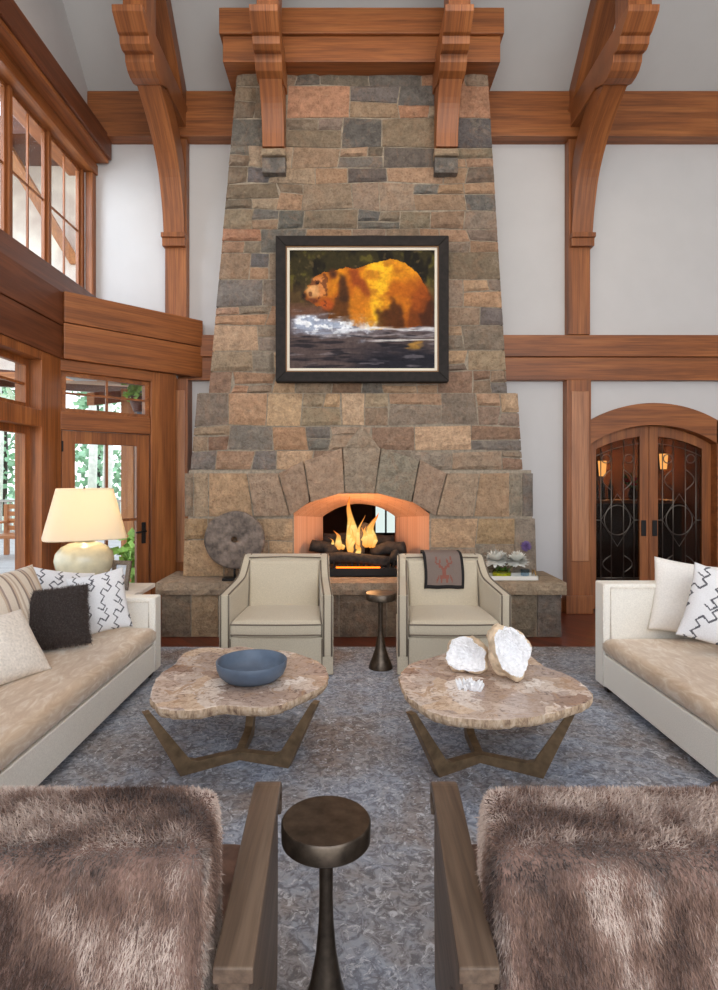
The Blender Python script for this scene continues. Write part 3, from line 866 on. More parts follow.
# ---- gas log set
gr = thing('fire_grate', 'black iron grate and burner tray in the firebox under the logs', 'grate', (.10, 5.95, .522))
g = MB()
for x in np.linspace(-.22, .44, 12): g.tube([(x, 5.80, .66), (x, 5.80, .56), (x, 6.15, .56), (x, 6.15, .66)], .009, 6)
g.build('bars', 'iron', gr)
MB().box(-.24, .46, 5.76, 5.785, .524, .60).build('front_plate', 'iron', gr, .004)
MB().box(-.22, .44, 5.80, 6.15, .524, .55).build('ember_bed', 'ember', gr, .01)
MB().box(-.14, .30, 5.774, 5.798, .602, .614).build('burner', 'burner_glow', gr)
def log(p0, p1, r, label):
    p0, p1 = Vector(p0), Vector(p1); n = 9; seed = random.uniform(0, 50)
    d = (p1 - p0).normalized(); up = Vector((0, 0, 1)) if abs(d.z) < .9 else Vector((0, 1, 0)); a = d.cross(up).normalized(); b = d.cross(a)
    vs, fs, m_ = [], [], 14
    for i in range(n + 1):
        c = p0.lerp(p1, i / n) + a * .012 * math.sin(i * .9 + seed) + b * .012 * math.cos(i * .7)
        for k in range(m_):
            t = 2 * PI * k / m_
            rr = r * (1 + .22 * mnoise.noise((k * .8 + seed, i * .7, seed)))
            vs.append(c + (a * math.cos(t) + b * math.sin(t)) * rr)
    for i in range(n):
        for k in range(m_): fs.append((i * m_ + k, i * m_ + (k + 1) % m_, (i + 1) * m_ + (k + 1) % m_, (i + 1) * m_ + k))
    fs += [tuple(range(m_)), tuple(range(n * m_ + m_ - 1, n * m_ - 1, -1))]
    tag(MB().add(vs, fs).build('log', 'char_log', smooth=True), label, 'log', 'charred logs in the firebox')
log((-.34, 5.86, .70), (.40, 5.84, .665), .055, 'long charred log lying along the front of the grate')
log((-.40, 5.96, .82), (-.10, 6.02, .72), .062, 'charred log stub leaning out at the left end of the grate')
log((.22, 6.02, .74), (.56, 5.92, .80), .062, 'charred log stub poking out at the right end of the grate')
log((-.28, 6.14, .86), (.46, 6.12, .84), .065, 'charred log lying across the back of the grate')
log((.06, 5.92, .70), (.17, 6.10, 1.0), .07, 'charred log propped upright between the two flames')
log((-.26, 5.93, .755), (.04, 6.10, .80), .05, 'short charred log laid slanting under the taller flame')
log((.46, 5.86, .66), (.46, 6.02, .78), .055, 'pale ended log with its cut end facing out at right')
def flame(x, y, z, h, wd, label, lean=0.0, tongues=5, seed=1):
    r = random.Random(seed); mb = MB(); N, m_ = 16, 12
    for q_ in range(tongues):
        hh = h * (1 if q_ == 0 else r.uniform(.35, .8)); ww = wd * (1 if q_ == 0 else r.uniform(.35, .6))
        ox = 0 if q_ == 0 else r.uniform(-1, 1) * wd * 1.1; ll = lean + r.uniform(-.05, .05); yy = y + r.uniform(-.03, .03); ph = r.uniform(0, 6)
        vs, fs = [], []
        for i in range(N + 1):
            t = i / N
            rr = max(ww * (math.sin(PI * t ** .55) ** .9) * (1 - .3 * t), .0008)
            cx_ = x + ox + ll * t * t + .022 * math.sin(t * 8 + ph) * t
            for k in range(m_):
                a_ = 2 * PI * k / m_
                q = 1 + .45 * mnoise.noise((math.cos(a_) * 1.5, math.sin(a_) * 1.5, t * 5 + ph * 9))
                vs.append((cx_ + rr * q * math.cos(a_), yy + rr * q * .6 * math.sin(a_), z + hh * t))
        b = len(mb.v); mb.v += vs
        for i in range(N):
            t = i / N * (hh / h) ** .3
            c = tuple(lerp(p, q, t / .45) for p, q in zip((1.0, .34, .05), (1.0, .70, .22))) if t < .45 else tuple(lerp(p, q, (t - .45) / .55) for p, q in zip((1.0, .58, .14), (1.0, .15, .01)))
            for k in range(m_):
                mb.f.append((b + i * m_ + k, b + i * m_ + (k + 1) % m_, b + (i + 1) * m_ + (k + 1) % m_, b + (i + 1) * m_ + k)); mb.c.append(c)
    tag(mb.build('flame', 'flame', smooth=True), label, 'flame', 'flames on the gas logs')
flame(.015, 5.93, .72, .60, .060, 'tallest yellow flame rising at the middle of the fire', .02, 6, 1)
flame(.20, 5.97, .78, .36, .066, 'broad orange flame right of the propped log', .03, 6, 2)
flame(-.11, 5.96, .76, .20, .045, 'small orange flame low at the left of the fire', -.02, 4, 3)
flame(.09, 5.88, .67, .18, .035, 'small flame licking the front log', .0, 3, 4)
fl = bpy.data.lights.new('fire_light', 'POINT'); fl.energy = 12; fl.color = lin((255, 190, 130)); fl.shadow_soft_size = .12
fo = bpy.data.objects.new('fire_light', fl); fo.location = (.10, 5.86, 1.02); COL.objects.link(fo)

# ================================================================== BEAR PAINTING
pt = thing('framed_painting', 'black framed oil painting of a golden brown bear wading through water', 'painting', (.13, 5.74, 2.44))
PX0, PX1, PZ0, PZ1 = -.732, .972, 2.447, 3.885
def ring(mb, x0, x1, z0, z1, wd, y0, y1):
    for poly in ([(x0, z0), (x1, z0), (x1 - wd, z0 + wd), (x0 + wd, z0 + wd)], [(x1, z0), (x1, z1), (x1 - wd, z1 - wd), (x1 - wd, z0 + wd)],
                 [(x1, z1), (x0, z1), (x0 + wd, z1 - wd), (x1 - wd, z1 - wd)], [(x0, z1), (x0, z0), (x0 + wd, z0 + wd), (x0 + wd, z1 - wd)]):
        mb.prism(poly, 'y', y0, y1)
    return mb
ring(MB(), PX0, PX1, PZ0, PZ1, .10, 5.70, 5.81).build('frame', 'black_frame', pt, .008)
ring(MB(), PX0 + .095, PX1 - .095, PZ0 + .095, PZ1 - .095, .016, 5.712, 5.80).build('gilt_fillet', 'frame_gilt', pt, .002)
ring(MB(), PX0 + .11, PX1 - .11, PZ0 + .11, PZ1 - .11, .026, 5.722, 5.80).build('linen_liner', 'frame_liner', pt, .003)
NX, NZ = 210, 172
U, V = np.meshgrid((np.arange(NX) + .5) / NX, 1 - (np.arange(NZ) + .5) / NZ)   # V: 0 bottom .. 1 top
def vnoise(sx, sz, seed, oct=3):
    tot = np.zeros_like(U); amp = 1.0; rr = np.random.default_rng(seed)
    for o in range(oct):
        nx, nz = int(sx * 2 ** o) + 2, int(sz * 2 ** o) + 2
        gq = rr.random((nz + 1, nx + 1))
        x, z = U * (nx - .001), V * (nz - .001)
        i, j = x.astype(int), z.astype(int); fx, fz = x - i, z - j
        fx = fx * fx * (3 - 2 * fx); fz = fz * fz * (3 - 2 * fz)
        tot += amp * ((gq[j, i] * (1 - fx) + gq[j, i + 1] * fx) * (1 - fz) + (gq[j + 1, i] * (1 - fx) + gq[j + 1, i + 1] * fx) * fz - .5); amp *= .55
    return tot
def inpoly(poly, wob=0.0, seed=1, hard=False, soft=9):
    x = U + (vnoise(18, 16, seed) * wob if wob else 0); y = V + (vnoise(18, 16, seed + 1) * wob if wob else 0)
    inside = np.zeros_like(U, bool); n = len(poly)
    for k in range(n):
        (x0, y0), (x1, y1) = poly[k], poly[(k + 1) % n]
        cond = ((y0 > y) != (y1 > y)) & (x < (x1 - x0) * (y - y0) / ((y1 - y0) if y1 != y0 else 1e-9) + x0)
        inside ^= cond
    if wob == 0 or hard: return inside
    q = inside.astype(float)
    for _ in range(soft):
        q = (q + np.roll(q, 1, 0) + np.roll(q, -1, 0) + np.roll(q, 1, 1) + np.roll(q, -1, 1)) / 5
    return q
img = np.zeros((NZ, NX, 3))
def paint(mask, c, a=1.0):
    aa = (mask * a)[..., None] if not isinstance(a, np.ndarray) else (mask * a)[..., None]
    img[:] = img * (1 - aa) + np.array(c) * aa
def sm(e0, e1, x): t = np.clip((x - e0) / (e1 - e0), 0, 1); return t * t * (3 - 2 * t)
n_a, n_b, n_c, n_d = vnoise(9, 7, 3, 4), vnoise(24, 18, 5, 3), vnoise(5, 40, 8, 3), vnoise(6, 28, 9, 3)
one = np.ones_like(U)
paint(one, (52, 46, 26)); paint(one, (92, 84, 36), sm(.0, .35, n_a)); paint(one, (30, 26, 18), sm(.05, .4, vnoise(14, 5, 31, 3)))
paint(one, (110, 92, 60), sm(.22, .5, n_b) * .6)
paint(V < .78, (94, 70, 44), sm(.78, .62, V) * .7)
paint(V < .56, (106, 74, 58), sm(.60, .50, V + n_d * .05))
paint(V < .46, (96, 92, 102), sm(.48, .40, V) * .8)
paint(V < .33, (88, 74, 72), sm(.34, .26, V + n_d * .04))
paint(one, (30, 30, 40), sm(.26, .10, V + n_d * .10) * sm(.2, .75, U + n_d * .3) * .9)
paint(V < .4, (140, 132, 136), sm(.14, .4, n_c) * .5 * sm(.36, .2, V))
paint(V < .32, (24, 24, 32), sm(.12, .4, vnoise(4, 34, 12, 3)) * .65)
bear = [(.085, .615), (.10, .585), (.14, .57), (.19, .535), (.25, .52), (.27, .47), (.27, .40), (.40, .37), (.55, .33), (.70, .335), (.82, .35), (.97, .37), (.985, .46),
        (.965, .58), (.94, .70), (.88, .81), (.80, .89), (.70, .925), (.60, .90), (.50, .86), (.43, .845), (.39, .86), (.33, .83), (.28, .815), (.24, .825), (.20, .80), (.165, .77), (.14, .71), (.11, .665)]
B = inpoly(bear, .018, 41, True)
paint(B, (186, 100, 24))
paint(B, (222, 138, 28), sm(-.15, .35, vnoise(5, 4, 51, 4)) * sm(.34, .62, V))
paint(B, (244, 172, 34), sm(.66, .90, V + n_a * .16) * sm(.45, .58, U) * sm(.95, .75, U) * .8)
paint(B, (168, 84, 26), sm(.72, .95, U + n_a * .12) * sm(.9, .6, V) * .7)
paint(B, (150, 78, 32), sm(.34, .22, U) * .6)
paint(B & (U > .52) & (U < .74), (252, 190, 40), sm(.12, .02, np.abs(U - .60 - .12 * (V - .6)) + n_b * .05))
paint(B, (166, 88, 26), sm(.10, .40, vnoise(7, 9, 55, 4)) * .55)
paint(inpoly([(.40, .84), (.47, .83), (.545, .72), (.55, .58), (.50, .56), (.47, .66), (.42, .76)], .03, 61), (140, 60, 28), .75)
paint(inpoly([(.58, .34), (.60, .48), (.66, .50), (.70, .60), (.80, .48), (.78, .34)], .035, 63), (64, 34, 18), .82)
paint(inpoly([(.80, .35), (.84, .60), (.93, .70), (.99, .56), (.99, .36)], .03, 65), (96, 46, 20), .7)
paint(inpoly([(.89, .36), (.90, .56), (.95, .64), (.99, .55), (.99, .36)], .03, 66), (52, 28, 18), .7)
paint(inpoly([(.84, .64), (.92, .74), (.97, .60), (.93, .48), (.85, .50)], .03, 68), (176, 84, 26), .6)
paint(inpoly([(.255, .50), (.27, .40), (.42, .37), (.44, .50), (.40, .62), (.33, .60)], .03, 71), (70, 44, 24), .75)
paint(inpoly([(.42, .38), (.40, .56), (.46, .70), (.54, .62), (.58, .42)], .03, 73), (216, 130, 30), .8)
paint(inpoly([(.335, .80), (.385, .78), (.41, .66), (.39, .56), (.34, .58), (.345, .70)], .02, 75), (58, 36, 24), .85)
paint(inpoly([(.265, .82), (.30, .845), (.335, .82), (.33, .765), (.285, .75)], .012, 77), (104, 54, 26), .9)
paint(inpoly([(.28, .81), (.305, .82), (.32, .80), (.305, .77)], .01, 78), (56, 32, 22))
paint(inpoly([(.16, .76), (.22, .78), (.26, .74), (.25, .62), (.20, .60), (.17, .66)], .02, 81), (226, 150, 96), .65)
paint(inpoly([(.10, .655), (.15, .71), (.20, .70), (.21, .62), (.15, .59)], .012, 83), (222, 168, 112), .9)
paint(inpoly([(.08, .625), (.095, .648), (.115, .63), (.11, .59), (.09, .585)], .006, 85), (28, 24, 26))
paint(inpoly([(.10, .585), (.16, .60), (.20, .585), (.19, .55), (.14, .565)], .008, 86), (96, 50, 34), .9)
paint(inpoly([(.20, .555), (.26, .60), (.31, .56), (.30, .50), (.24, .49)], .02, 87), (190, 84, 34), .8)
paint(((U - .192) / .014) ** 2 + ((V - .725) / .016) ** 2 < 1, (26, 20, 18))
paint(B & (U < .34), (92, 50, 30), sm(.16, .36, vnoise(26, 20, 91, 3)) * .7)
foam = sm(.11, .02, np.abs(V - .355 + .06 * (U - .3)) + n_d * .09) * sm(.62, .30, U + n_b * .15) * sm(.0, .06, U)
paint(one, (176, 190, 214), foam * .85); paint(one, (240, 244, 250), foam * sm(-.08, .2, vnoise(30, 34, 95, 3)))
paint(one, (236, 238, 244), sm(.022, .004, np.abs(V - .335 + n_d * .03)) * sm(.25, .4, U) * .75)
paint(one, (234, 230, 226), sm(.012, .003, np.abs(V - .245 + n_c * .02)) * sm(.5, .65, U) * .8)
paint(one, (206, 150, 60), sm(.07, .02, np.abs(U - .86 + n_d * .1)) * sm(.05, .02, np.abs(V - .20)) * .7)
paint(one, (188, 180, 182), sm(.012, .003, np.abs(V - .285 + n_c * .03)) * sm(.15, .3, U) * .5)
img = np.clip(img * (1 + .25 * vnoise(40, 36, 99, 2) * .5)[..., None], 0, 255) / 255.0
img = np.where(img <= .04045, img / 12.92, ((img + .055) / 1.055) ** 2.4)
cx0, cx1, cz0, cz1 = PX0 + .132, PX1 - .132, PZ0 + .132, PZ1 - .132
mb = MB()
for j in range(NZ + 1):
    for i in range(NX + 1): mb.v.append((lerp(cx0, cx1, i / NX), 5.735, lerp(cz1, cz0, j / NZ)))
for j in range(NZ):
    for i in range(NX):
        q = j * (NX + 1) + i
        mb.f.append((q, q + NX + 1, q + NX + 2, q + 1)); mb.c.append(tuple(img[j, i]))
mb.build('canvas', 'oil_paint', pt)

# ================================================================== RUG
tag(MB().box(-2.95, 3.1, .2, 5.12, .0, .012).build('area_rug', 'rug_wool', None, .004, origin=(0, 0, 0)), 'blue grey and taupe rug with a worn arabesque pattern under the seating', 'rug')

# ================================================================== ARMCHAIRS BY THE HEARTH
def rbox(p8, name, mat, parent, bevel=.03, seg=3, puff=0.0, smooth=True):
    o = MB().hexa(p8).build(name, mat, parent, bevel, seg, smooth=smooth)
    return o
def cushion(x0, x1, y0, y1, z0, z1, name, mat, parent, crown=.02, taper=0.0, r=.03, tag_fn=None, piping=None, bow=.0):
    """boxed seat cushion: rounded edges, crowned top"""
    N, K = 24, 24
    mb = MB(); vs, fs = [], []
    def P(u, v, side):
        x = lerp(x0, x1, u); y = lerp(y0, y1, v)
        xm_ = (x0 + x1) / 2; x = xm_ + (x - xm_) * (1 - taper * v)
        e = min(1, min(u, 1 - u) * (x1 - x0) / r) ; f = min(1, min(v, 1 - v) * (y1 - y0) / r)
        rd = (1 - math.sqrt(max(0, 1 - (1 - e) ** 2))) + (1 - math.sqrt(max(0, 1 - (1 - f) ** 2)))
        cr = crown * (math.sin(PI * u) * math.sin(PI * v)) ** .5
        if side: return (x, y - bow * math.sin(PI * u) * (1 - v), z1 - r * min(rd, 1) * .8 + cr)
        return (x, y - bow * math.sin(PI * u) * (1 - v), z0 + r * min(rd, 1) * .8)
    us = [0, .01, .025, .045] + list(np.linspace(.07, .93, N - 8)) + [.955, .975, .99, 1]
    n_ = len(us)
    for s in (0, 1):
        for v in us:
            for u in us: vs.append(P(u, v, s))
    for s in (0, 1):
        for j in range(n_ - 1):
            for i in range(n_ - 1):
                a = s * n_ * n_ + j * n_ + i
                f = (a, a + 1, a + n_ + 1, a + n_)
                fs.append(f if s else f[::-1])
    ringi = [i for i in range(n_)] + [j * n_ + n_ - 1 for j in range(1, n_)] + [(n_ - 1) * n_ + i for i in range(n_ - 2, -1, -1)] + [j * n_ for j in range(n_ - 2, 0, -1)]
    for k in range(len(ringi)):
        a, b = ringi[k], ringi[(k + 1) % len(ringi)]
        fs.append((a, b, b + n_ * n_, a + n_ * n_))
    o = mb.add(vs, fs).build(name, mat, parent, smooth=True)
    if piping:
        pt_ = MB()
        for s in (0, 1):
            pt_.tube([Vector(vs[i + s * n_ * n_]) for i in ringi], .006, 6, closed=True)
        pt_.build('piping', piping, o, smooth=True)
    return o
def armchair(label, loc):
    t = thing('armchair', label, 'armchair', (0, 0, .012), 'pale armchairs by the hearth')
    hf, hb, dep = .43, .375, .80              # half width at the front and back, depth
    zf = .66
    def xo(y): return lerp(hf, hb, min(1, y / .62))
    prof = smooth_curve([(0, .62), (.10, .632), (.40, .665), (.50, .70), (.57, .76), (.63, .815), (.70, .835)], 4)
    for s in (-1, 1):
        vs, fs = [], []
        th = .085
        n_ = len(prof)
        for (y, z) in prof:
            xa = xo(y); zt = z - (0 if y > .01 else 0)
            for (x, zz) in ((xa, .16), (xa, zt - .012), (xa - .012, zt), (xa - th + .012, zt), (xa - th, zt - .012), (xa - th, .16)):
                vs.append((s * x, y, zz))
        for i in range(n_ - 1):
            for k in range(6): fs.append((i * 6 + k, i * 6 + (k + 1) % 6, i * 6 + 6 + (k + 1) % 6, i * 6 + 6 + k))
        fs += [tuple(range(6)), tuple(range((n_ - 1) * 6 + 5, (n_ - 1) * 6 - 1, -1))]
        a = MB().add(vs, fs).build('arm', 'chair_linen', t, .008, 2)
        p = MB()
        for off in (.012, th - .012):
            p.tube([(s * (hf - off), -.004, .16), (s * (hf - off), -.004, .45), (s * (hf - off), -.004, .612)] + [(s * (xo(y) - off), y, z + .002) for y, z in prof], .0065, 6)
        p.build('piping', 'piping', a, smooth=True)
    # back
    vs = [(-hb + .075, .56, .36), (hb - .075, .56, .36), (hb - .01, .80, .10), (-hb + .01, .80, .10), (-hb + .06, .60, .83), (hb - .06, .60, .83), (hb - .01, .74, .84), (-hb + .01, .74, .84)]
    b = rbox(vs, 'back', 'chair_linen', t, .025, 3)
    MB().tube([(-hb + .07, .592, .82), (0, .598, .828), (hb - .07, .592, .82)], .006, 6).build('piping', 'piping', b, smooth=True)
    bc = MB().hexa([(-.29, .47, .40), (.29, .47, .40), (.29, .60, .40), (-.29, .60, .40), (-.295, .545, .805), (.295, .545, .805), (.295, .64, .805), (-.295, .64, .805)]).build('back_cushion', 'chair_linen', t, .03, 4, smooth=True)
    cushion(-hf + .09, hf - .09, -.015, .56, .30, .425, 'seat_cushion', 'chair_linen', t, .03, .10, .03, piping='piping', bow=.015)
    # base skirt with corner kick pleats
    rbox([(-hf, .0, .02), (hf, .0, .02), (hb, .80, .02), (-hb, .80, .02), (-hf + .004, .01, .30), (hf - .004, .01, .30), (hb, .78, .30), (-hb, .78, .30)], 'skirt', 'chair_linen', t, .008, 2, smooth=False)
    for s in (-1, 1): MB().tube([(s * (hf - .085), -.003, .02), (s * (hf - .085), -.003, .29)], .004, 5).build('pleat', 'piping', t)
    return t
ach = armchair('pale linen armchair with piped arms and an empty back, left of the small pedestal table', None)
ach.location = (-.555, 4.36, .012)
ac2 = copy_tree(ach, (.785, 4.36, .012), 'pale linen armchair with a dark blanket over its back, right of the small pedestal table')

# blanket folded over the right chair's back
BX0, BX1 = .62, .95
path = [(4.865, .575), (4.872, .64), (4.882, .70), (4.892, .76), (4.900, .808), (4.915, .838), (4.95, .857), (5.02, .859), (5.09, .859), (5.12, .845), (5.14, .80), (5.165, .68), (5.18, .58)]
path = smooth_curve(path, 4)
nb, ncol = len(path), 44
mb = MB()
acc = [0.0]
for i in range(1, nb): acc.append(acc[-1] + math.dist(path[i], path[i - 1]))
for i in range(nb):
    for k in range(ncol + 1):
        u = k / ncol
        mb.v.append((lerp(BX0, BX1, u) + .006 * math.sin(acc[i] * 14), path[i][0] - .012 + .003 * math.sin(u * 19), path[i][1] + .002 * math.sin(u * 13)))
deer = [((.5, .30), .12, .075), ((.5, .42), .05, .09), ((.5, .52), .075, .05), ((.40, .60), .03, .05), ((.60, .60), .03, .05)]
antl = [(.46, .56, .30, .70), (.30, .70, .32, .84), (.38, .64, .42, .78), (.54, .56, .70, .70), (.70, .70, .68, .84), (.62, .64, .58, .78), (.36, .30, .30, .18), (.64, .30, .70, .18), (.44, .25, .42, .14), (.56, .25, .58, .14)]
def segd(px, py, s):
    ax, ay, bx, by = s; dx, dy = bx - ax, by - ay
    q = max(0, min(1, ((px - ax) * dx + (py - ay) * dy) / (dx * dx + dy * dy)))
    return math.hypot(px - ax - q * dx, py - ay - q * dy)
front_len = acc[int(nb * .42)]
for i in range(nb - 1):
    for k in range(ncol):
        u = (k + .5) / ncol; v = acc[i] / .30
        c = (124, 109, 101)
        if u < .06 or u > .94 or v < .07: c = (32, 28, 28)
        else:
            hit = any(((u - p[0]) / a) ** 2 + ((v - p[1]) / b) ** 2 < 1 for p, a, b in deer) or any(segd(u, v, s) < .022 for s in antl)
            if hit: c = (136, 84, 72)
        q = i * (ncol + 1) + k
        mb.f.append((q, q + 1, q + ncol + 2, q + ncol + 1)); mb.c.append(lin(c))
bl = mb.build('throw_blanket', 'printed_cloth', smooth=True)
md = bl.modifiers.new('thickness', 'SOLIDIFY'); md.thickness = .012; md.offset = 1
tag(bl, 'brown grey blanket with black border and reddish antlered motif over the right armchair back', 'blanket')

# ================================================================== PEDESTAL TABLES
def pedestal(label, loc):
    t = thing('pedestal_table', label, 'side table', (0, 0, .012), 'dark bronze pedestal tables')
    MB().lathe([(.0, .545), (.112, .545), (.117, .55), (.118, .595), (.114, .6), (.0, .601)], (0, 0, 0), 48).build('tabletop', 'bronze', t, smooth='auto')
    MB().lathe([(.022, .546), (.0185, .48), (.018, .40), (.020, .33), (.027, .25), (.042, .17), (.064, .10), (.084, .05), (.094, .02), (.095, .0)], (0, 0, 0), 40).build('stem', 'bronze', t, smooth='auto')
    return t
pd = pedestal('small bronze pedestal table standing between the two pale armchairs', None)
pd.location = (.24, 4.55, .012)
copy_tree(pd, (-.063, 1.53, .012), 'bronze pedestal table in the foreground between the two fur chairs')

# ================================================================== COFFEE TABLES
def coffee(label, outline, ox, oy, k, hub, ang, rt, rf):
    zt = .412
    pts = []
    for cx_, cy_ in outline:
        px, py = ox + cx_ * k, oy + cy_ * k
        Y = (H - zt) * F_PX / (py - CY); pts.append(((px - CX) * Y / F_PX, Y))
    pts = smooth_curve(pts + [pts[0]], 5)[:-1]
    t = thing('coffee_table', label, 'coffee table', (hub[0], hub[1], .012), 'petrified wood coffee tables')
    c = Vector((sum(p[0] for p in pts) / len(pts), sum(p[1] for p in pts) / len(pts)))
    dense = []
    for i in range(len(pts)):
        a, b = Vector(pts[i]), Vector(pts[(i + 1) % len(pts)])
        for s in (0, .5): dense.append(a.lerp(b, s))
    pts = []
    for p in dense:
        d = (p - c).normalized(); pts.append(p + d * (.008 * mnoise.noise((p.x * 26, p.y * 26, 1)) + .005 * mnoise.noise((p.x * 70, p.y * 70, 4))))
    n_ = len(pts)
    mb = MB()
    mb.v = [(p.x, p.y, zt) for p in pts]; mb.f = [tuple(range(n_))]; mb.c = [None]
    top = MB(); top.v = [(p.x, p.y, zt) for p in pts] + [(c.x + (p.x - c.x) * .985, c.y + (p.y - c.y) * .985, zt + .003) for p in pts] + [(c.x, c.y, zt + .003)]
    top.f = [(i, (i + 1) % n_, n_ + (i + 1) % n_, n_ + i) for i in range(n_)] + [(n_ + i, n_ + (i + 1) % n_, 2 * n_) for i in range(n_)]; top.c = [None] * len(top.f)
    slab = top.build('tabletop', 'petrified_wood', t)
    ed = MB()
    rows = [(1.0, zt), (1.004, zt - .016), (.992, zt - .034), (.965, zt - .048)]
    for f, z in rows:
        for p in pts:
            q = f + .010 * mnoise.noise((p.x * 30, p.y * 30, z * 60)); ed.v.append((c.x + (p.x - c.x) * q if f < 1 or z < zt else p.x, c.y + (p.y - c.y) * q if f < 1 or z < zt else p.y, z))
    for j in range(3):
        for i in range(n_): ed.f.append((j * n_ + i, j * n_ + (i + 1) % n_, (j + 1) * n_ + (i + 1) % n_, (j + 1) * n_ + i)); ed.c.append(None)
    ed.f.append(tuple(range(3 * n_, 4 * n_))); ed.c.append(None)
    ed.build('bark_edge', 'petrified_edge', t)
    for a_, r_t, r_f in zip(ang, rt, rf):
        d = Vector((math.cos(a_), math.sin(a_), 0)); nrm = Vector((-d.y, d.x, 0)); hw = .022
        prof = [(0, .0), (r_f, .0), (r_t, .352), (r_t - .034, .352), (r_f - .05, .07), (r_f - .085, .055), (0, .045)]
        vs = [];
        for s in (-1, 1):
            for (r, z) in prof: vs.append(Vector((hub[0], hub[1], .012 + z)) + d * r + nrm * hw * s)
        m_ = len(prof)
        fs = [tuple(range(m_ - 1, -1, -1)), tuple(range(m_, 2 * m_))] + [(i, (i + 1) % m_, m_ + (i + 1) % m_, m_ + i) for i in range(m_)]
        MB().add(vs, fs).build('leg', 'table_leg_bronze', t, .003)
    return t
coffee('petrified wood slab table with the blue grey bowl on it', [(70, 235), (75, 200), (105, 150), (150, 120), (185, 80), (250, 60), (330, 62), (380, 56), (450, 68), (530, 72), (600, 90), (650, 112), (677, 150), (660, 190), (600, 220), (540, 247), (480, 264), (400, 264), (330, 258), (290, 262), (240, 273), (170, 276), (100, 267)],
       130, 630, .2925, (-.586, 3.08), [math.radians(213), math.radians(342), math.radians(88)], [.50, .45, .45], [.32, .29, .28])
coffee('petrified wood slab table with the white crystal geodes on it', [(30, 160), (70, 116), (150, 92), (210, 72), (300, 62), (400, 62), (470, 82), (530, 125), (600, 150), (660, 186), (690, 220), (682, 242), (640, 258), (600, 270), (540, 288), (480, 298), (430, 304), (350, 310), (270, 304), (200, 296), (140, 280), (90, 250), (50, 215)],
       390, 630, .2925, (.68, 3.05), [math.radians(212), math.radians(330), math.radians(90)], [.47, .48, .45], [.29, .33, .28])
ZT = .4155
tag(MB().lathe([(.0, .0), (.115, .0), (.145, .010), (.172, .034), (.186, .066), (.190, .102), (.186, .106), (.181, .102), (.174, .066), (.155, .036), (.10, .022), (.0, .02)], (-.53, 3.13, ZT), 56).build('bowl', 'bowl_glaze', smooth=True),
    'wide blue grey bowl standing on the left coffee table', 'bowl')
def geode(name, c, s, rot, label, seed):
    bm = bmesh.new(); bmesh.ops.create_icosphere(bm, subdivisions=5, radius=1.0)
    t = thing(name, label, 'geode', (c[0], c[1], c[2]), 'white crystal geodes')
    R = Matrix.Rotation(rot[2], 3, 'Z') @ Matrix.Rotation(rot[0], 3, 'X') @ Matrix.Rotation(rot[1], 3, 'Y')
    rind, cry = MB(), MB(); pos = {}; front = {}
    for v in bm.verts:
        p = v.co.copy(); d = 1 + .26 * mnoise.noise(p * 1.5 + Vector((seed, 0, 0))) + .09 * mnoise.noise(p * 5 + Vector((0, seed, 0)))
        q = p * d
        f = -p.y > .42
        if f:
            rr = math.hypot(p.x, p.z) / .9
            q.y = -.40 * d + .50 * max(0, 1 - rr ** 2 * 1.25) ** 1.0 + .07 * mnoise.noise(p * 11 + Vector((seed, seed, 0))) + .04 * mnoise.noise(p * 24)
        q = Vector((q.x * s[0], q.y * s[1], q.z * s[2]))
        pos[v.index] = R @ q; front[v.index] = f
    zmin = min(p.z for p in pos.values())
    P = {i: (p.x + c[0], p.y + c[1], p.z - zmin + c[2] - .002) for i, p in pos.items()}
    order = [P[i] for i in range(len(P))]
    ff = [tuple(v.index for v in f.verts) for f in bm.faces]
    for mbb, cond in ((rind, False), (cry, True)):
        sel = [f for f in ff if (sum(front[i] for i in f) >= 2) == cond]
        used = sorted({i for f in sel for i in f}); mp_ = {i: k for k, i in enumerate(used)}
        mbb.add([order[i] for i in used], [tuple(mp_[i] for i in f) for f in sel])
    rind.build('rind', 'geode_rind', t, smooth=True)
    cry.build('crystal_hollow', 'crystal', t, smooth=False)
    bm.free()
geode('geode', (.655, 3.25, ZT), (.125, .085, .098), (-.35, .1, -.35), 'lower wide white crystal geode, on the left of the pair', 3.1)
geode('geode', (.855, 3.13, ZT), (.105, .10, .14), (-.30, -.35, .25), 'taller upright white crystal geode with a tan rind, on the right of the pair', 8.4)
cl = MB()
for k in range(46):
    a_ = random.uniform(0, 2 * PI); r = random.uniform(.0, .062); b = Vector((.615 + r * math.cos(a_), 2.98 + r * .8 * math.sin(a_), ZT))
    d = Vector((math.cos(a_) * r * 9, math.sin(a_) * r * 9, 1)).normalized(); L = random.uniform(.025, .055)
    cl.tube([b, b + d * L * .75, b + d * L], [.009, .008, .001], 5)
tag(cl.build('crystal_cluster', 'crystal'), 'small white spiky crystal cluster lying in front of the geodes', 'crystal')

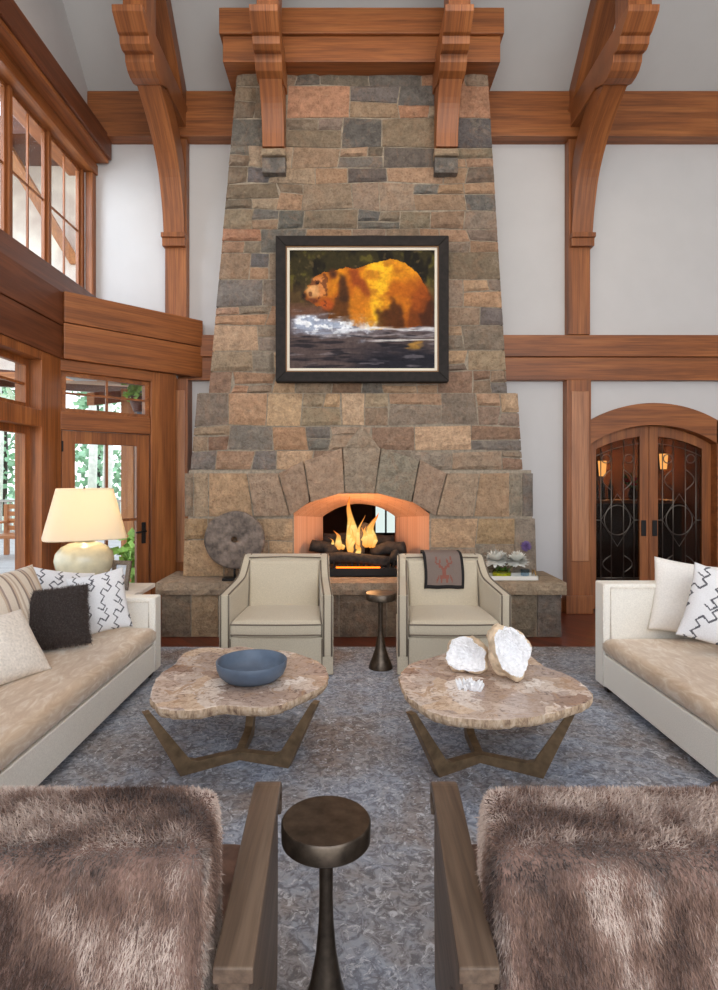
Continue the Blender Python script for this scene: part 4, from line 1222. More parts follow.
# ================================================================== SOFAS
def sofa(name, label, s, xf, xb, y0, y1, arm_top, th, zc0, zc1, back_top):
    """s = +1 faces +x (left sofa), -1 faces -x (right sofa); y1 = far end"""
    t = thing(name, label, 'sofa', ((xf + xb) / 2, (y0 + y1) / 2, .012))
    lo, hi = min(xf, xb), max(xf, xb)
    def bx(name, mat, xa, xb_, ya, yb, za, zb, bev=.012, seg=3):
        return MB().box(min(xa, xb_), max(xa, xb_), ya, yb, za, zb).build(name, mat, t, bev, seg)
    bx('base', 'sofa_linen', xf, xb, y0 + th, y1 - th, .075, zc0)
    for ya in (y0, y1 - th):
        a = bx('arm', 'sofa_linen', xf, xb, ya, ya + th, .065, arm_top, .014)
        yy = ya if ya != y0 else ya + th
        p = MB(); e = .02; q = -.003 if ya != y0 else .003
        p.tube([(xf - s * .002, yy + q * 0 + .012, .08), (xf - s * .002, yy + .012, arm_top - .012)], .005, 6)
        p.tube([(xf - s * .045, yy + q, zc1 - .04), (xf - s * .045, yy + q, arm_top - .03), (xb + s * .2, yy + q, arm_top - .03)], .006, 6)
        p.build('piping', 'cream_weave', a, smooth=True)
    bk = MB().prism([(xb, .07), (xb, back_top), (xb + s * .16, back_top), (xb + s * .22, zc0), (xb + s * .22, .07)], 'y', y0 + th, y1 - th).build('backrest', 'sofa_linen', t, .02, 3)
    cx0_, cx1_ = sorted((xf - s * -.012, xb + s * .20))
    cushion(cx0_, cx1_, y0 + th + .005, y1 - th - .005, zc0 + .003, zc1, 'seat_cushion', 'seat_velvet', t, .018, 0, .05)
    for x in (xf - s * .07, xb + s * .07):
        for y in (y0 + .07, y1 - .075):
            MB().hexa([(x - .025, y - .025, .012), (x + .025, y - .025, .012), (x + .025, y + .025, .012), (x - .025, y + .025, .012),
                       (x - .035, y - .035, .08), (x + .035, y - .035, .08), (x + .035, y + .035, .08), (x - .035, y + .035, .08)]).build('foot', 'dark_foot', t, .003)
    return t
sofa('sofa', 'long ivory sofa with tan velvet seat on the left in front of the windows', 1, -1.44, -2.42, 1.95, 4.42, .615, .14, .275, .405, .72)
sofa('sofa', 'long ivory sofa with tan velvet seat on the right in front of the arched doors', -1, 1.74, 2.74, 1.75, 4.12, .775, .145, .29, .41, .76)

# ---- pillows
def pillow(name, label, c, size, yaw, lean, roll, mat, colfn=None, thick=.16, n=44, cat='pillow', face=-1, group=None):
    """square pillow standing on its lower edge: c = centre of lower edge; the face looks towards -y before yaw"""
    R = Matrix.Rotation(yaw, 3, 'Z') @ Matrix.Rotation(lean, 3, 'X') @ Matrix.Rotation(roll, 3, 'Y')
    mb = MB(); idx = {}
    w_, h_ = size
    for s in (0, 1):
        for j in range(n + 1):
            for i in range(n + 1):
                u, v = i / n * 2 - 1, j / n * 2 - 1
                if s and (i in (0, n) or j in (0, n)): idx[s, i, j] = idx[0, i, j]; continue
                pinch = 1 - .07 * (1 - abs(v) ** 2) * abs(u) ** 3
                pinch2 = 1 - .07 * (1 - abs(u) ** 2) * abs(v) ** 3
                t_ = thick / 2 * max(0, (1 - abs(u) ** 2.4) * (1 - abs(v) ** 2.4)) ** .55
                t_ += .006 * mnoise.noise((u * 3, v * 3, c[0] * 5 + s)) * (1 - max(abs(u), abs(v)) ** 4)
                p = Vector((u * w_ / 2 * pinch, (t_ if s else -t_), v * h_ / 2 * pinch2 + h_ / 2))
                idx[s, i, j] = len(mb.v); mb.v.append(p)
    mb.v = [R @ p for p in mb.v]
    zmin = min(p.z for p in mb.v)
    mb.v = [(p.x + c[0], p.y + c[1], p.z - zmin + c[2]) for p in mb.v]
    for s in (0, 1):
        for j in range(n):
            for i in range(n):
                f = (idx[s, i, j], idx[s, i + 1, j], idx[s, i + 1, j + 1], idx[s, i, j + 1])
                mb.f.append(f if not s else f[::-1])
                mb.c.append(lin(colfn((i + .5) / n, (j + .5) / n)) if colfn else None)
    return tag(mb.build(name, mat, smooth=True), label, cat, group), mb
G_SEG = []
def hook(ox, oy, s, fl=1):
    pts = [(0, 0), (.16, -.12), (.28, .02), (.12, .16), (.30, .36), (.16, .50), (.30, .66), (.46, .52), (.62, .68), (.48, .82), (.60, .96)]
    pts = [(ox + fl * p[0] * s, oy + p[1] * s) for p in pts]
    return [(pts[k][0], pts[k][1], pts[k + 1][0], pts[k + 1][1]) for k in range(len(pts) - 1)]
for ox, oy in ((.08, .02), (.36, -.06), (.64, .03), (.90, -.05), (-.10, .42), (.20, .46), (.48, .40), (.76, .47), (.06, .86), (.34, .84), (.62, .87)):
    G_SEG += hook(ox, oy, .44)
def greek(u, v):
    d = min(segd(u, v, s) for s in G_SEG)
    return (92, 92, 98) if d < .010 else (228, 228, 230)
def stripes(u, v):
    x = (u * 7) % 1
    if x < .12: return (150, 134, 124)
    if x < .30: return (206, 186, 164)
    if x < .36: return (168, 150, 140)
    if .55 < x < .62: return (196, 178, 160)
    return (226, 214, 198)
# left sofa (faces +x): a pillow leaning on the back looks to +x  -> yaw = +90 deg
pillow('pillow', 'striped cream and taupe back pillow at the far left of the left sofa', (-1.99, 3.56, .42), (.62, .54), math.radians(80), math.radians(-22), 0, 'printed_cloth', stripes, .2)
pillow('pillow', 'plain off white pillow lying in front of the striped one on the left sofa', (-1.78, 3.02, .42), (.56, .40), math.radians(70), math.radians(-36), 0, 'cream_weave', None, .17)
pillow('pillow', 'white pillow with grey angular lines half hidden behind the dark fur pillow', (-2.08, 4.10, .42), (.42, .39), math.radians(38), math.radians(-16), math.radians(12), 'printed_cloth', greek, .15, 84, group=None)
pillow('pillow', 'white pillow with grey angular lines leaning on the far arm of the left sofa', (-1.66, 3.92, .42), (.37, .42), math.radians(18), math.radians(-18), math.radians(-10), 'printed_cloth', greek, .15, 84)
# right sofa (faces -x)
pillow('pillow', 'plain white pillow behind the patterned one on the right sofa', (2.26, 3.84, .42), (.52, .50), math.radians(-22), math.radians(-14), math.radians(6), 'white_cotton', None, .17)
pillow('pillow', 'white pillow with grey angular lines on the right sofa', (2.22, 3.44, .42), (.52, .48), math.radians(-26), math.radians(-22), math.radians(14), 'printed_cloth', greek, .16, 84)
pillow('pillow', 'plain white pillow at the right edge, leaning on the back of the right sofa', (2.56, 3.62, .42), (.52, .50), math.radians(-60), math.radians(-14), 0, 'white_cotton', None, .17)

# ---- fur
def fur_strands(name, parent, pts, nrm, colfn, length, width, lean=(0, 0, -.5), seed=1, mat='fur_strand', up=.8):
    r = np.random.default_rng(seed); N = len(pts)
    L = length * r.uniform(.6, 1.15, N)
    if np.mean(np.einsum('ij,ij->i', nrm, pts - pts.mean(0))) < 0: nrm = -nrm
    ln = np.array(lean)[None] * np.ones((N, 1)); ln = ln - nrm * np.einsum('ij,ij->i', ln, nrm)[:, None]
    d = nrm * up + ln * r.uniform(.6, 1.4, (N, 1)) + r.normal(0, .28, (N, 3))
    d /= np.linalg.norm(d, axis=1, keepdims=True)
    d2 = d + ln * .7 + r.normal(0, .3, (N, 3)); d2 /= np.linalg.norm(d2, axis=1, keepdims=True)
    side = np.cross(d, r.normal(0, 1, (N, 3))); side /= np.linalg.norm(side, axis=1, keepdims=True) + 1e-9
    w_ = (width * r.uniform(.7, 1.3, N))[:, None]
    base = pts - nrm * .002
    mid = base + d * (L * .55)[:, None]; tip = mid + d2 * (L * .45)[:, None]
    org = np.array(ORG[parent.name])
    V_ = np.stack([base - side * w_, base + side * w_, mid + side * w_ * .7, mid - side * w_ * .7, tip], 1) - org
    cols = colfn(pts, r)
    C = np.repeat(cols[:, None, :], 5, 1); 
    me = bpy.data.meshes.new(name)
    me.vertices.add(N * 5); me.vertices.foreach_set('co', V_.reshape(-1).astype(np.float32))
    b = np.arange(N)[:, None] * 5
    lp = np.concatenate([b + 0, b + 1, b + 2, b + 3, b + 3, b + 2, b + 4], 1).reshape(-1)
    me.loops.add(N * 7); me.loops.foreach_set('vertex_index', lp.astype(np.int32))
    me.polygons.add(N * 2)
    st = (np.arange(N)[:, None] * 7 + np.array([0, 4])).reshape(-1)
    me.polygons.foreach_set('loop_start', st.astype(np.int32))
    me.update(calc_edges=True); me.validate()
    at = me.color_attributes.new('Col', 'FLOAT_COLOR', 'POINT')
    at.data.foreach_set('color', np.concatenate([C, np.ones((N, 5, 1))], 2).reshape(-1).astype(np.float32))
    me.materials.append(M[mat])
    o = bpy.data.objects.new(name, me); COL.objects.link(o); o.parent = parent; ORG[o.name] = ORG[parent.name]
    return o
def sample_mesh(o, N, seed, keep=None):
    me = o.data; me.calc_loop_triangles()
    co = np.empty(len(me.vertices) * 3); me.vertices.foreach_get('co', co); co = co.reshape(-1, 3)
    tr = np.empty(len(me.loop_triangles) * 3, np.int32); me.loop_triangles.foreach_get('vertices', tr); tr = tr.reshape(-1, 3)
    a, b, c = co[tr[:, 0]], co[tr[:, 1]], co[tr[:, 2]]
    nr = np.cross(b - a, c - a); ar = np.linalg.norm(nr, axis=1); nr = nr / (ar[:, None] + 1e-12)
    if keep is not None: ar = ar * keep((a + b + c) / 3 + np.array(ORG[o.name]), nr)
    r = np.random.default_rng(seed); k = r.choice(len(tr), N, p=ar / ar.sum())
    u, v = r.random((2, N)); fl_ = u + v > 1; u[fl_], v[fl_] = 1 - u[fl_], 1 - v[fl_]
    p = a[k] + (b[k] - a[k]) * u[:, None] + (c[k] - a[k]) * v[:, None]
    return p + np.array(ORG[o.name]), nr[k]
plain('fur_skin_dark', (52, 42, 38), 0.95)
fpil, _mb = pillow('pillow', 'dark brown fur pillow in the middle of the left sofa pillows', (-1.86, 3.60, .42), (.47, .39), math.radians(22), math.radians(-26), math.radians(-4), 'fur_skin_dark', None, .17)
ORG[fpil.name] = fpil.location.copy()
pp, nn_ = sample_mesh(fpil, 16000, 5)
def dark_col(p, r):
    v = r.uniform(.6, 1.3, len(p))[:, None]; return np.array(lin((76, 62, 56)))[None] * v
fur_strands('fur', fpil, pp, nn_, dark_col, .026, .0011, (0.05, -.05, -.35), 6)

# ================================================================== FUR CHAIRS IN THE FOREGROUND
def vfield(p, sc, seed):
    return np.array([mnoise.fractal(Vector((q[0] * sc + seed, q[1] * sc, q[2] * sc)), 1.0, 2.0, 3) for q in p])
plain('fur_skin', (112, 88, 78), 0.95, nscale=12, namt=.25)
def fur_chair(label, s, fur_seed):
    """s=-1: the left chair, s=+1: the right one; inner arm near the middle of the room"""
    xi, xo_ = (-.177, -1.15) if s < 0 else (.20, 1.15)
    t = thing('fur_armchair', label, 'armchair', (s * .67, 1.4, .012), 'fur covered armchairs seen from behind')
    for xa in (xi, xo_ - s * .075):
        a0, a1 = sorted((xa, xa + s * .075))
        arm = MB()
        # broad bentwood loop: flat arm, rounded front corner, solid side running down to the floor
        vs = []
        toe = s * .0
        def skew(y): return (-.024 if s < 0 else .036) * (y - 1.07) / .6 if xa == xi else 0
        prof = smooth_curve([(1.06, .605), (1.30, .612), (1.60, .620), (1.69, .612), (1.735, .585), (1.75, .53)], 4)
        inner = [(y - (.0 if k < len(prof) - 6 else .03 * (k - len(prof) + 6) / 5), z - .032) for k, (y, z) in enumerate(prof)]
        poly = prof + [(1.72, .50)] + inner[::-1][3:]
        n_ = len(poly)
        for x in (a0, a1):
            for y, z in poly: vs.append((x + skew(y), y, z))
        fs = [tuple(range(n_ - 1, -1, -1)), tuple(range(n_, 2 * n_))] + [(i, (i + 1) % n_, n_ + (i + 1) % n_, n_ + i) for i in range(n_)]
        MB().add(vs, fs).build('arm', 'oak_y', t, .004)
        sp = [(1.735, .56), (1.74, .30), (1.72, .012), (1.58, .012), (1.44, .20), (1.30, .36), (1.16, .46), (1.10, .575), (1.62, .585)]
        x0_, x1_ = (a0 + .03, a0 + .062) if s < 0 and xa == xi else (a1 - .062, a1 - .03) if xa == xi else (a0 + .03, a0 + .07)
        x0_, x1_ = (a1 - .05, a1 - .012) if (s < 0 and xa == xi) else (a0 + .012, a0 + .05)
        m_ = len(sp); vs = []
        for x in (x0_, x1_):
            for y, z in sp: vs.append((x + skew(y), y, z))
        fs = [tuple(range(m_ - 1, -1, -1)), tuple(range(m_, 2 * m_))] + [(i, (i + 1) % m_, m_ + (i + 1) % m_, m_ + i) for i in range(m_)]
        MB().add(vs, fs).build('side_panel', 'oak_y', t, .004)
        MB().box(min(xa, xa + s * .08) + .01, max(xa, xa + s * .08) - .01, 1.08, 1.14, .012, .58).build('leg', 'oak_y', t, .005)
    b0, b1 = sorted((s * .275, s * 1.06))
    # back block and seat
    bm_ = MB().hexa([(b0 + .02, 1.06, .20), (b1 - .02, 1.06, .20), (b1 - .02, 1.36, .20), (b0 + .02, 1.36, .20),
                     (b0, 1.10, .775), (b1, 1.10, .775), (b1 - .03, 1.36, .785), (b0 + .03, 1.36, .785)])
    back = bm_.build('backrest', 'fur_skin', t, .05, 5, smooth=True)
    MB().box(b0 + .02, b1 - .02, 1.28, 1.74, .26, .42).build('seat', 'fur_skin', t, .05, 4, smooth=True)
    MB().box(b0 + .03, b1 - .03, 1.10, 1.64, .20, .27).build('seat_frame', 'oak_y', t, .006)
    keep = lambda c, n_: ((c[:, 1] < 1.30) | (c[:, 2] > .5)) * (c[:, 2] > .25) * (n_[:, 2] > -.6)
    pp, nr = sample_mesh(back, 110000, fur_seed, keep)
    def col(p, r):
        f1 = vfield(p[:, [0, 1, 2]] * np.array([1.0, 1.6, .7]), 4.5, fur_seed * 3.1)
        f2 = vfield(p[:, [0, 1, 2]] * np.array([2.2, 2.2, .8]), 9, fur_seed * 5.7)
        t_ = np.clip(.52 + .16 * (p[:, 2] > .72) + f1 * .9 + f2 * .45 + r.normal(0, .10, len(p)), 0, 1)[:, None]
        dk, md_, lt = np.array(lin((78, 56, 46))), np.array(lin((146, 116, 100))), np.array(lin((212, 192, 178)))
        c = np.where(t_ < .55, dk + (md_ - dk) * (t_ / .55), md_ + (lt - md_) * ((t_ - .55) / .45))
        # a darker stripe runs along the rear top edge, with a second one down the piped side
        ln = .012 * np.sin(p[:, 0] * 23) + .012 * f2
        st_ = np.exp(-(((p[:, 1] - 1.122 + ln) / .019) ** 2)) * (p[:, 2] > .72) * (.75 + .5 * (f2 > -.1))
        edge = s * (p[:, 0] - s * .285)
        st2 = np.exp(-((edge / .016) ** 2)) * (p[:, 1] < 1.2) * (f2 > -.05) * .7
        k_ = np.clip(st_ + st2, 0, 1)[:, None] * r.uniform(.55, 1.0, (len(p), 1))
        return c * (1 - k_) + np.array(lin((40, 32, 31)))[None] * k_
    fur_strands('fur', back, pp, nr, col, .024, .0010, (s * .05, -.35, -.8), fur_seed, up=.55)
    return t
fur_chair('brown fur backed wooden armchair in the left foreground', -1, 3)
fur_chair('brown fur backed wooden armchair in the right foreground', 1, 8)

# ================================================================== END TABLE, LAMP, PICTURE FRAME
et = thing('end_table', 'pale stone topped end table behind the far arm of the left sofa', 'end table', (-2.05, 4.74, 0))
MB().box(-2.48, -1.67, 4.47, 4.98, .565, .60).build('tabletop', 'marble', et, .006)
MB().box(-2.45, -1.70, 4.50, 4.95, .45, .564).build('apron', 'cedar_x', et, .004)
for x in (-2.42, -1.73):
    for y in (4.53, 4.92): MB().box(x - .025, x + .025, y - .025, y + .025, .012, .45).build('leg', 'cedar_z', et, .003)
lx, ly = -2.17, 4.74
la = thing('table_lamp', 'large crackle glazed lamp with a cream shade on the end table', 'lamp', (lx, ly, .60))
MB().lathe([(.0, .60), (.095, .60), (.105, .612), (.12, .64), (.172, .70), (.215, .77), (.228, .83), (.216, .89), (.175, .94), (.12, .968), (.075, .978), (.07, .99), (.0, .99)], (lx, ly, 0), 56).build('lamp_base', 'crackle_glaze', la, smooth=True)
MB().lathe([(.0, .99), (.075, .99), (.075, 1.0), (.02, 1.005), (.012, 1.03), (.012, 1.20), (.0, 1.20)], (lx, ly, 0), 24).build('neck', 'bronze', la, smooth='auto')
def sq(t): # rounded square plan with clipped corners
    c, s_ = abs(math.cos(t)), abs(math.sin(t)); return 1.0 / max((c ** 5 + s_ ** 5) ** .2, 1e-6) * .90
sh = MB(); N_ = 72
for r, z in ((.345, 1.015), (.342, 1.025), (.235, 1.405), (.232, 1.415)):
    for k in range(N_):
        t_ = 2 * PI * k / N_; q = sq(t_); sh.v.append((lx + r * q * math.cos(t_ + .5), ly + r * q * math.sin(t_ + .5), z))
for j in range(3):
    for k in range(N_): sh.f.append((j * N_ + k, j * N_ + (k + 1) % N_, (j + 1) * N_ + (k + 1) % N_, (j + 1) * N_ + k)); sh.c.append(None)
sho = sh.build('lamp_shade', 'shade_silk', la, smooth=True)
md = sho.modifiers.new('thickness', 'SOLIDIFY'); md.thickness = .004
MB().tube([(lx, ly, 1.18), (lx, ly, 1.41), (lx, ly, 1.425)], [.006, .006, .012]).tube([(lx - .2, ly, 1.40), (lx + .2, ly, 1.40)], .003).build('harp', 'bronze', la, smooth=True)
pl_ = bpy.data.lights.new('lamp_bulb', 'POINT'); pl_.energy = 6; pl_.color = lin((255, 234, 204)); pl_.shadow_soft_size = .04
po = bpy.data.objects.new('lamp_bulb', pl_); po.location = (lx, ly, 1.23); COL.objects.link(po)

pf_ = thing('photo_frame', 'small pewter picture frame with a snapshot on the end table', 'photo frame', (-1.86, 4.70, .60))
Rz = Matrix.Rotation(math.radians(-16), 3, 'Z') @ Matrix.Rotation(math.radians(-12), 3, 'X')
def frp(mb): mb.v = [tuple(Rz @ Vector(p) + Vector((-1.86, 4.66, .601))) for p in mb.v]; return mb
fr = MB()
ring(fr, -.085, .085, .0, .235, .036, -.008, .010)
frp(fr).build('frame', 'pewter_frame', pf_, .002)
pm = MB()
nx_, nz_ = 20, 28
for j in range(nz_ + 1):
    for i in range(nx_ + 1): pm.v.append((lerp(-.052, .052, i / nx_), .002, lerp(.034, .20, j / nz_)))
for j in range(nz_):
    for i in range(nx_):
        u, v = (i + .5) / nx_, (j + .5) / nz_
        c = (206, 214, 226) if v > .55 else (168, 160, 170)
        if (u - .5) ** 2 / .06 + (v - .36) ** 2 / .09 < 1: c = (64, 70, 118) if (i + j // 3) % 4 else (150, 56, 62)
        if (u - .5) ** 2 / .012 + (v - .70) ** 2 / .012 < 1: c = (206, 164, 138)
        if (u - .5) ** 2 / .014 + (v - .80) ** 2 / .005 < 1: c = (70, 50, 40)
        q = j * (nx_ + 1) + i; pm.f.append((q, q + 1, q + nx_ + 2, q + nx_ + 1)); pm.c.append(lin(c))
frp(pm).build('photo', 'oil_paint', pf_)
frp(MB().box(-.015, .015, .008, .055, 0, .006)).build('strut', 'iron', pf_)

# ================================================================== ON THE HEARTH
HZ = .523
ms_ = thing('millstone_sculpture', 'weathered round millstone disc mounted on a black stand on the hearth', 'sculpture', (-1.10, 5.56, HZ))
mxc, mzc, mr = -1.105, .91, .285
disc = MB(); N_ = 64; R_ = [.032, .09, .16, .22, .265, .285]
for side in (-1, 1):
    for r in R_:
        for k in range(N_):
            t_ = 2 * PI * k / N_
            q = r * (1 + (.05 * mnoise.noise((math.cos(t_) * 1.4, math.sin(t_) * 1.4, 3)) + .015 * mnoise.noise((math.cos(t_) * 6, math.sin(t_) * 6, 5))) * (r / .285))
            yy = side * (.032 if r < .28 else .018) + side * .006 * mnoise.noise((r * 30 * math.cos(t_), r * 30 * math.sin(t_), side))
            disc.v.append((mxc + q * 1.02 * math.cos(t_), 5.56 + yy, mzc + q * .96 * math.sin(t_)))
nr_ = len(R_)
for s in (0, 1):
    for j in range(nr_ - 1):
        for k in range(N_):
            a = s * nr_ * N_ + j * N_; b = a + N_
            disc.f.append((a + k, a + (k + 1) % N_, b + (k + 1) % N_, b + k)); disc.c.append(None)
for j in (0, nr_ - 1):
    for k in range(N_):
        a = j * N_; b = nr_ * N_ + j * N_
        disc.f.append((a + k, a + (k + 1) % N_, b + (k + 1) % N_, b + k)); disc.c.append(None)
disc.build('disc', 'millstone', ms_, smooth=True)
MB().tube([(mxc, 5.56, HZ + .01), (mxc, 5.56, .65)], .012, 10).build('rod', 'iron', ms_, smooth=True)
MB().box(mxc - .11, mxc + .11, 5.50, 5.62, HZ, HZ + .022).build('stand_base', 'iron', ms_, .003)

tr_ = thing('serving_tray', 'white rectangular tray on the hearth right of the armchair with flowers on it', 'tray', (1.52, 5.62, HZ))
tx0, tx1, ty0, ty1 = 1.28, 1.80, 5.53, 5.74
MB().box(tx0, tx1, ty0, ty1, HZ, HZ + .012).build('tray_base', 'tray_lacquer', tr_, .003)
rim = MB().box(tx0, tx1, ty0, ty0 + .012, HZ + .006, HZ + .04).box(tx0, tx1, ty1 - .012, ty1, HZ + .006, HZ + .04).box(tx0, tx0 + .012, ty0, ty1, HZ + .006, HZ + .04).box(tx1 - .012, tx1, ty0, ty1, HZ + .006, HZ + .04)
rim.build('rim', 'tray_lacquer', tr_, .003)
MB().tube([(tx1 - .01, 5.58, HZ + .035), (tx1 - .015, 5.60, HZ + .08), (tx1 - .015, 5.67, HZ + .08), (tx1 - .01, 5.69, HZ + .035)], .006).build('handle', 'gold', tr_, smooth=True)
fv = thing('flower_vase', 'low glass bowl of white blossoms on the tray', 'vase', (1.47, 5.62, HZ + .013))
MB().lathe([(.0, HZ + .014), (.075, HZ + .014), (.088, HZ + .03), (.090, HZ + .06), (.080, HZ + .085)], (1.47, 5.62, 0), 32).build('glass_bowl', 'vase_glass', fv, smooth=True)
plain('yellow_fill', (196, 190, 50), 0.4, nscale=30, namt=.2)
MB().lathe([(.0, HZ + .018), (.072, HZ + .018), (.084, HZ + .032), (.085, HZ + .062), (.0, HZ + .064)], (1.47, 5.62, 0), 32).build('yellow_filling', 'yellow_fill', fv, smooth='auto')
def blossom(cx_, cy_, cz_, R0, parent, seed):
    r = random.Random(seed); mb = MB()
    for k in range(240):
        z = r.uniform(-.3, 1); a_ = r.uniform(0, 2 * PI); q = math.sqrt(max(0, 1 - z * z))
        d = Vector((q * math.cos(a_), q * math.sin(a_), z)); L = R0 * r.uniform(.75, 1.05)
        sd = d.cross(Vector((0, 0, 1)) if abs(z) < .9 else Vector((1, 0, 0))).normalized() * R0 * .15
        up = d.cross(sd).normalized() * R0 * .06
        c0 = Vector((cx_, cy_, cz_)); b = c0 + d * L * .25; m1 = c0 + d * L * .75 + up; tp = c0 + d * L
        mb.add([b - sd * .4, b + sd * .4, m1 + sd, tp + up * 2, m1 - sd], [(0, 1, 2, 4), (4, 2, 3)])
    return mb.build('blossom', 'petal', parent)
blossom(1.41, 5.62, HZ + .17, .125, fv, 1); blossom(1.61, 5.60, HZ + .165, .12, fv, 2); blossom(1.47, 5.70, HZ + .18, .10, fv, 3)
lm = MB()
for k in range(7):
    a_ = k * .9; b = Vector((1.48, 5.62, HZ + .07)); d = Vector((math.cos(a_), math.sin(a_), .5)).normalized(); sd = Vector((-d.y, d.x, 0)) * .02
    lm.add([b, b + d * .05 + sd, b + d * .11, b + d * .05 - sd], [(0, 1, 2, 3)])
lm.build('leaves', 'leaf', fv)
MB().tube([(1.44, 5.62, HZ + .03), (1.41, 5.62, HZ + .15)], .005).tube([(1.50, 5.62, HZ + .03), (1.58, 5.60, HZ + .15)], .005).build('stem', 'stem_green', fv)
tag(MB().lathe([(.0, .0), (.034, .0), (.042, .03), (.045, .085), (.041, .085), (.038, .03), (.0, .012)], (1.69, 5.60, HZ + .0125), 10).build('crystal_cup', 'crystal_glass'), 'cut crystal cup on the tray beside the white blossoms', 'cup')
bv = thing('bud_vase', 'slim glass bud vase holding one purple allium, behind the tray', 'vase', (1.745, 5.80 - .03, HZ))
MB().lathe([(.0, .0), (.028, .0), (.03, .02), (.012, .08), (.010, .12), (.014, .125)], (1.745, 5.71 + .06 - .0, HZ), 20).build('glass_body', 'crystal_glass', bv, smooth=True)
MB().tube([(1.745, 5.77, HZ + .01), (1.75, 5.76, HZ + .16), (1.735, 5.73, HZ + .28)], .005).build('stem', 'stem_green', bv, smooth=True)
am = MB(); r = random.Random(4)
for k in range(160):
    z = r.uniform(-1, 1); a_ = r.uniform(0, 2 * PI); q = math.sqrt(1 - z * z); d = Vector((q * math.cos(a_), q * math.sin(a_), z)); c0 = Vector((1.735, 5.72, HZ + .305))
    am.tube([c0, c0 + d * .040, c0 + d * .054], [.002, .006, .001], 4)
am.build('allium_head', 'allium', bv)

# ================================================================== THE HALL BEYOND
sc_ = [(4.28, 9.72, 1.66, 'lit wall sconce seen through the left door leaf'), (5.32, 9.72, 1.78, 'lit wall sconce seen through the right door leaf')]
for x, y, z, lb in sc_:
    t = thing('wall_sconce', lb, 'sconce', (x, y, z))
    MB().lathe([(.05, -.13), (.07, .13)], (x, y + .12, z), 20).build('lamp_shade', 'sconce_glow', t, smooth='auto')
    MB().box(x - .03, x + .03, y + .20, 9.995, z - .12, z + .12).build('wall_plate', 'iron', t, .004)
    q = bpy.data.lights.new('sconce_light', 'POINT'); q.energy = 20; q.color = lin((255, 190, 120)); q.shadow_soft_size = .06
    qo = bpy.data.objects.new('sconce_light', q); qo.location = (x, y - .15, z); COL.objects.link(qo)
bc = thing('bar_counter', 'dark wooden bar counter with a pale top in the hall beyond the doors', 'counter', (4.15, 8.9, 0))
MB().box(3.55, 4.95, 8.65, 9.15, 0, 1.12).build('cabinet', 'hall_dark', bc, .01)
MB().box(3.50, 5.00, 8.60, 9.20, 1.122, 1.17).build('countertop', 'timber_x', bc, .008)
for k, x in enumerate((3.70, 3.80, 3.90, 4.02)):
    tag(MB().lathe([(.0, .0), (.036, .0), (.037, .2), (.014, .25), (.013, .31), (.0, .31)], (x, 8.95, 1.172), 16).build('bottle', 'bottle_glass', smooth='auto'),
        'dark bottle standing on the bar counter seen through the left door leaf', 'bottle', 'bottles on the bar counter')
rf = thing('red_flowers', 'vase of red flowers on the bar counter behind the left door leaf', 'flowers', (4.32, 8.85, 1.172))
MB().lathe([(.0, .0), (.05, .0), (.07, .08), (.04, .16), (.045, .18)], (4.32, 8.85, 1.173), 20).build('vase', 'hall_dark', rf, smooth=True)
for k in range(7):
    a_ = k * .9; bl_ = MB(); bl_.lathe([(.0, -.03), (.035, -.015), (.04, .01), (.0, .03)], (4.32 + .12 * math.cos(a_), 8.85 + .09 * math.sin(a_), 1.45 + .05 * math.sin(k * 2.3)), 10)
    bl_.build('bloom', 'red_petal', rf, smooth=True)
lm = MB()
for k in range(16):
    a_ = k * .7; lm.tube([(4.32, 8.85, 1.30), (4.32 + .14 * math.cos(a_), 8.85 + .1 * math.sin(a_), 1.40 + .012 * k)], [.004, .012], 5)
lm.build('foliage', 'leaf', rf)

# ================================================================== OUTSIDE
rl = thing('deck_railing', 'pale timber railing along the far edge of the deck outside', 'railing', (-9, 15.0, -.02))
MB().box(-14, -2.6, 14.95, 15.05, .88, .94).build('top_rail', 'deck_wood', rl, .005)
MB().box(-14, -2.6, 14.97, 15.03, .08, .14).build('bottom_rail', 'deck_wood', rl, .005)
pk = MB()
for k in range(88): x = -13.9 + k * .128; pk.box(x - .02, x + .02, 14.98, 15.02, .10, .90)
pk.build('balusters', 'deck_wood', rl)
for k in range(6): x = -14 + k * 2.25; MB().box(x - .06, x + .06, 14.94, 15.06, -.02, 1.0).build('post', 'deck_wood', rl, .005)
dc = thing('deck_chair', 'orange timber chair standing on the deck outside the lower left window', 'chair', (-6.5, 11.2, -.02))
for x in (-6.80, -6.20):
    MB().box(x - .04, x + .04, 10.85, 10.93, -.02, .62).build('leg', 'cedar_z', dc, .006)
    MB().box(x - .04, x + .04, 11.45, 11.53, -.02, .98).build('leg', 'cedar_z', dc, .006)
    MB().box(x - .07, x + .07, 10.80, 11.55, .62, .66).build('arm', 'cedar_z', dc, .006)
MB().box(-6.80, -6.20, 10.85, 11.50, .36, .42).build('seat', 'cedar_x', dc, .006)
bs_ = MB()
for z in (.52, .66, .80, .94): bs_.box(-6.80, -6.20, 11.47, 11.50, z - .05, z + .04)
bs_.build('backrest', 'cedar_x', dc, .004)
pr = thing('porch_roof', 'plank lined porch roof above the garden door outside', 'roof', (-2.8, 8.5, 2.6))
MB().hexa([(-4.9, 7.0, 2.72), (-1.4, 7.0, 2.62), (-1.4, 10.2, 3.02), (-3.9, 10.2, 3.10), (-4.9, 7.0, 2.80), (-1.4, 7.0, 2.70), (-1.4, 10.2, 3.10), (-3.9, 10.2, 3.18)]).build('soffit', 'cedar_x', pr)
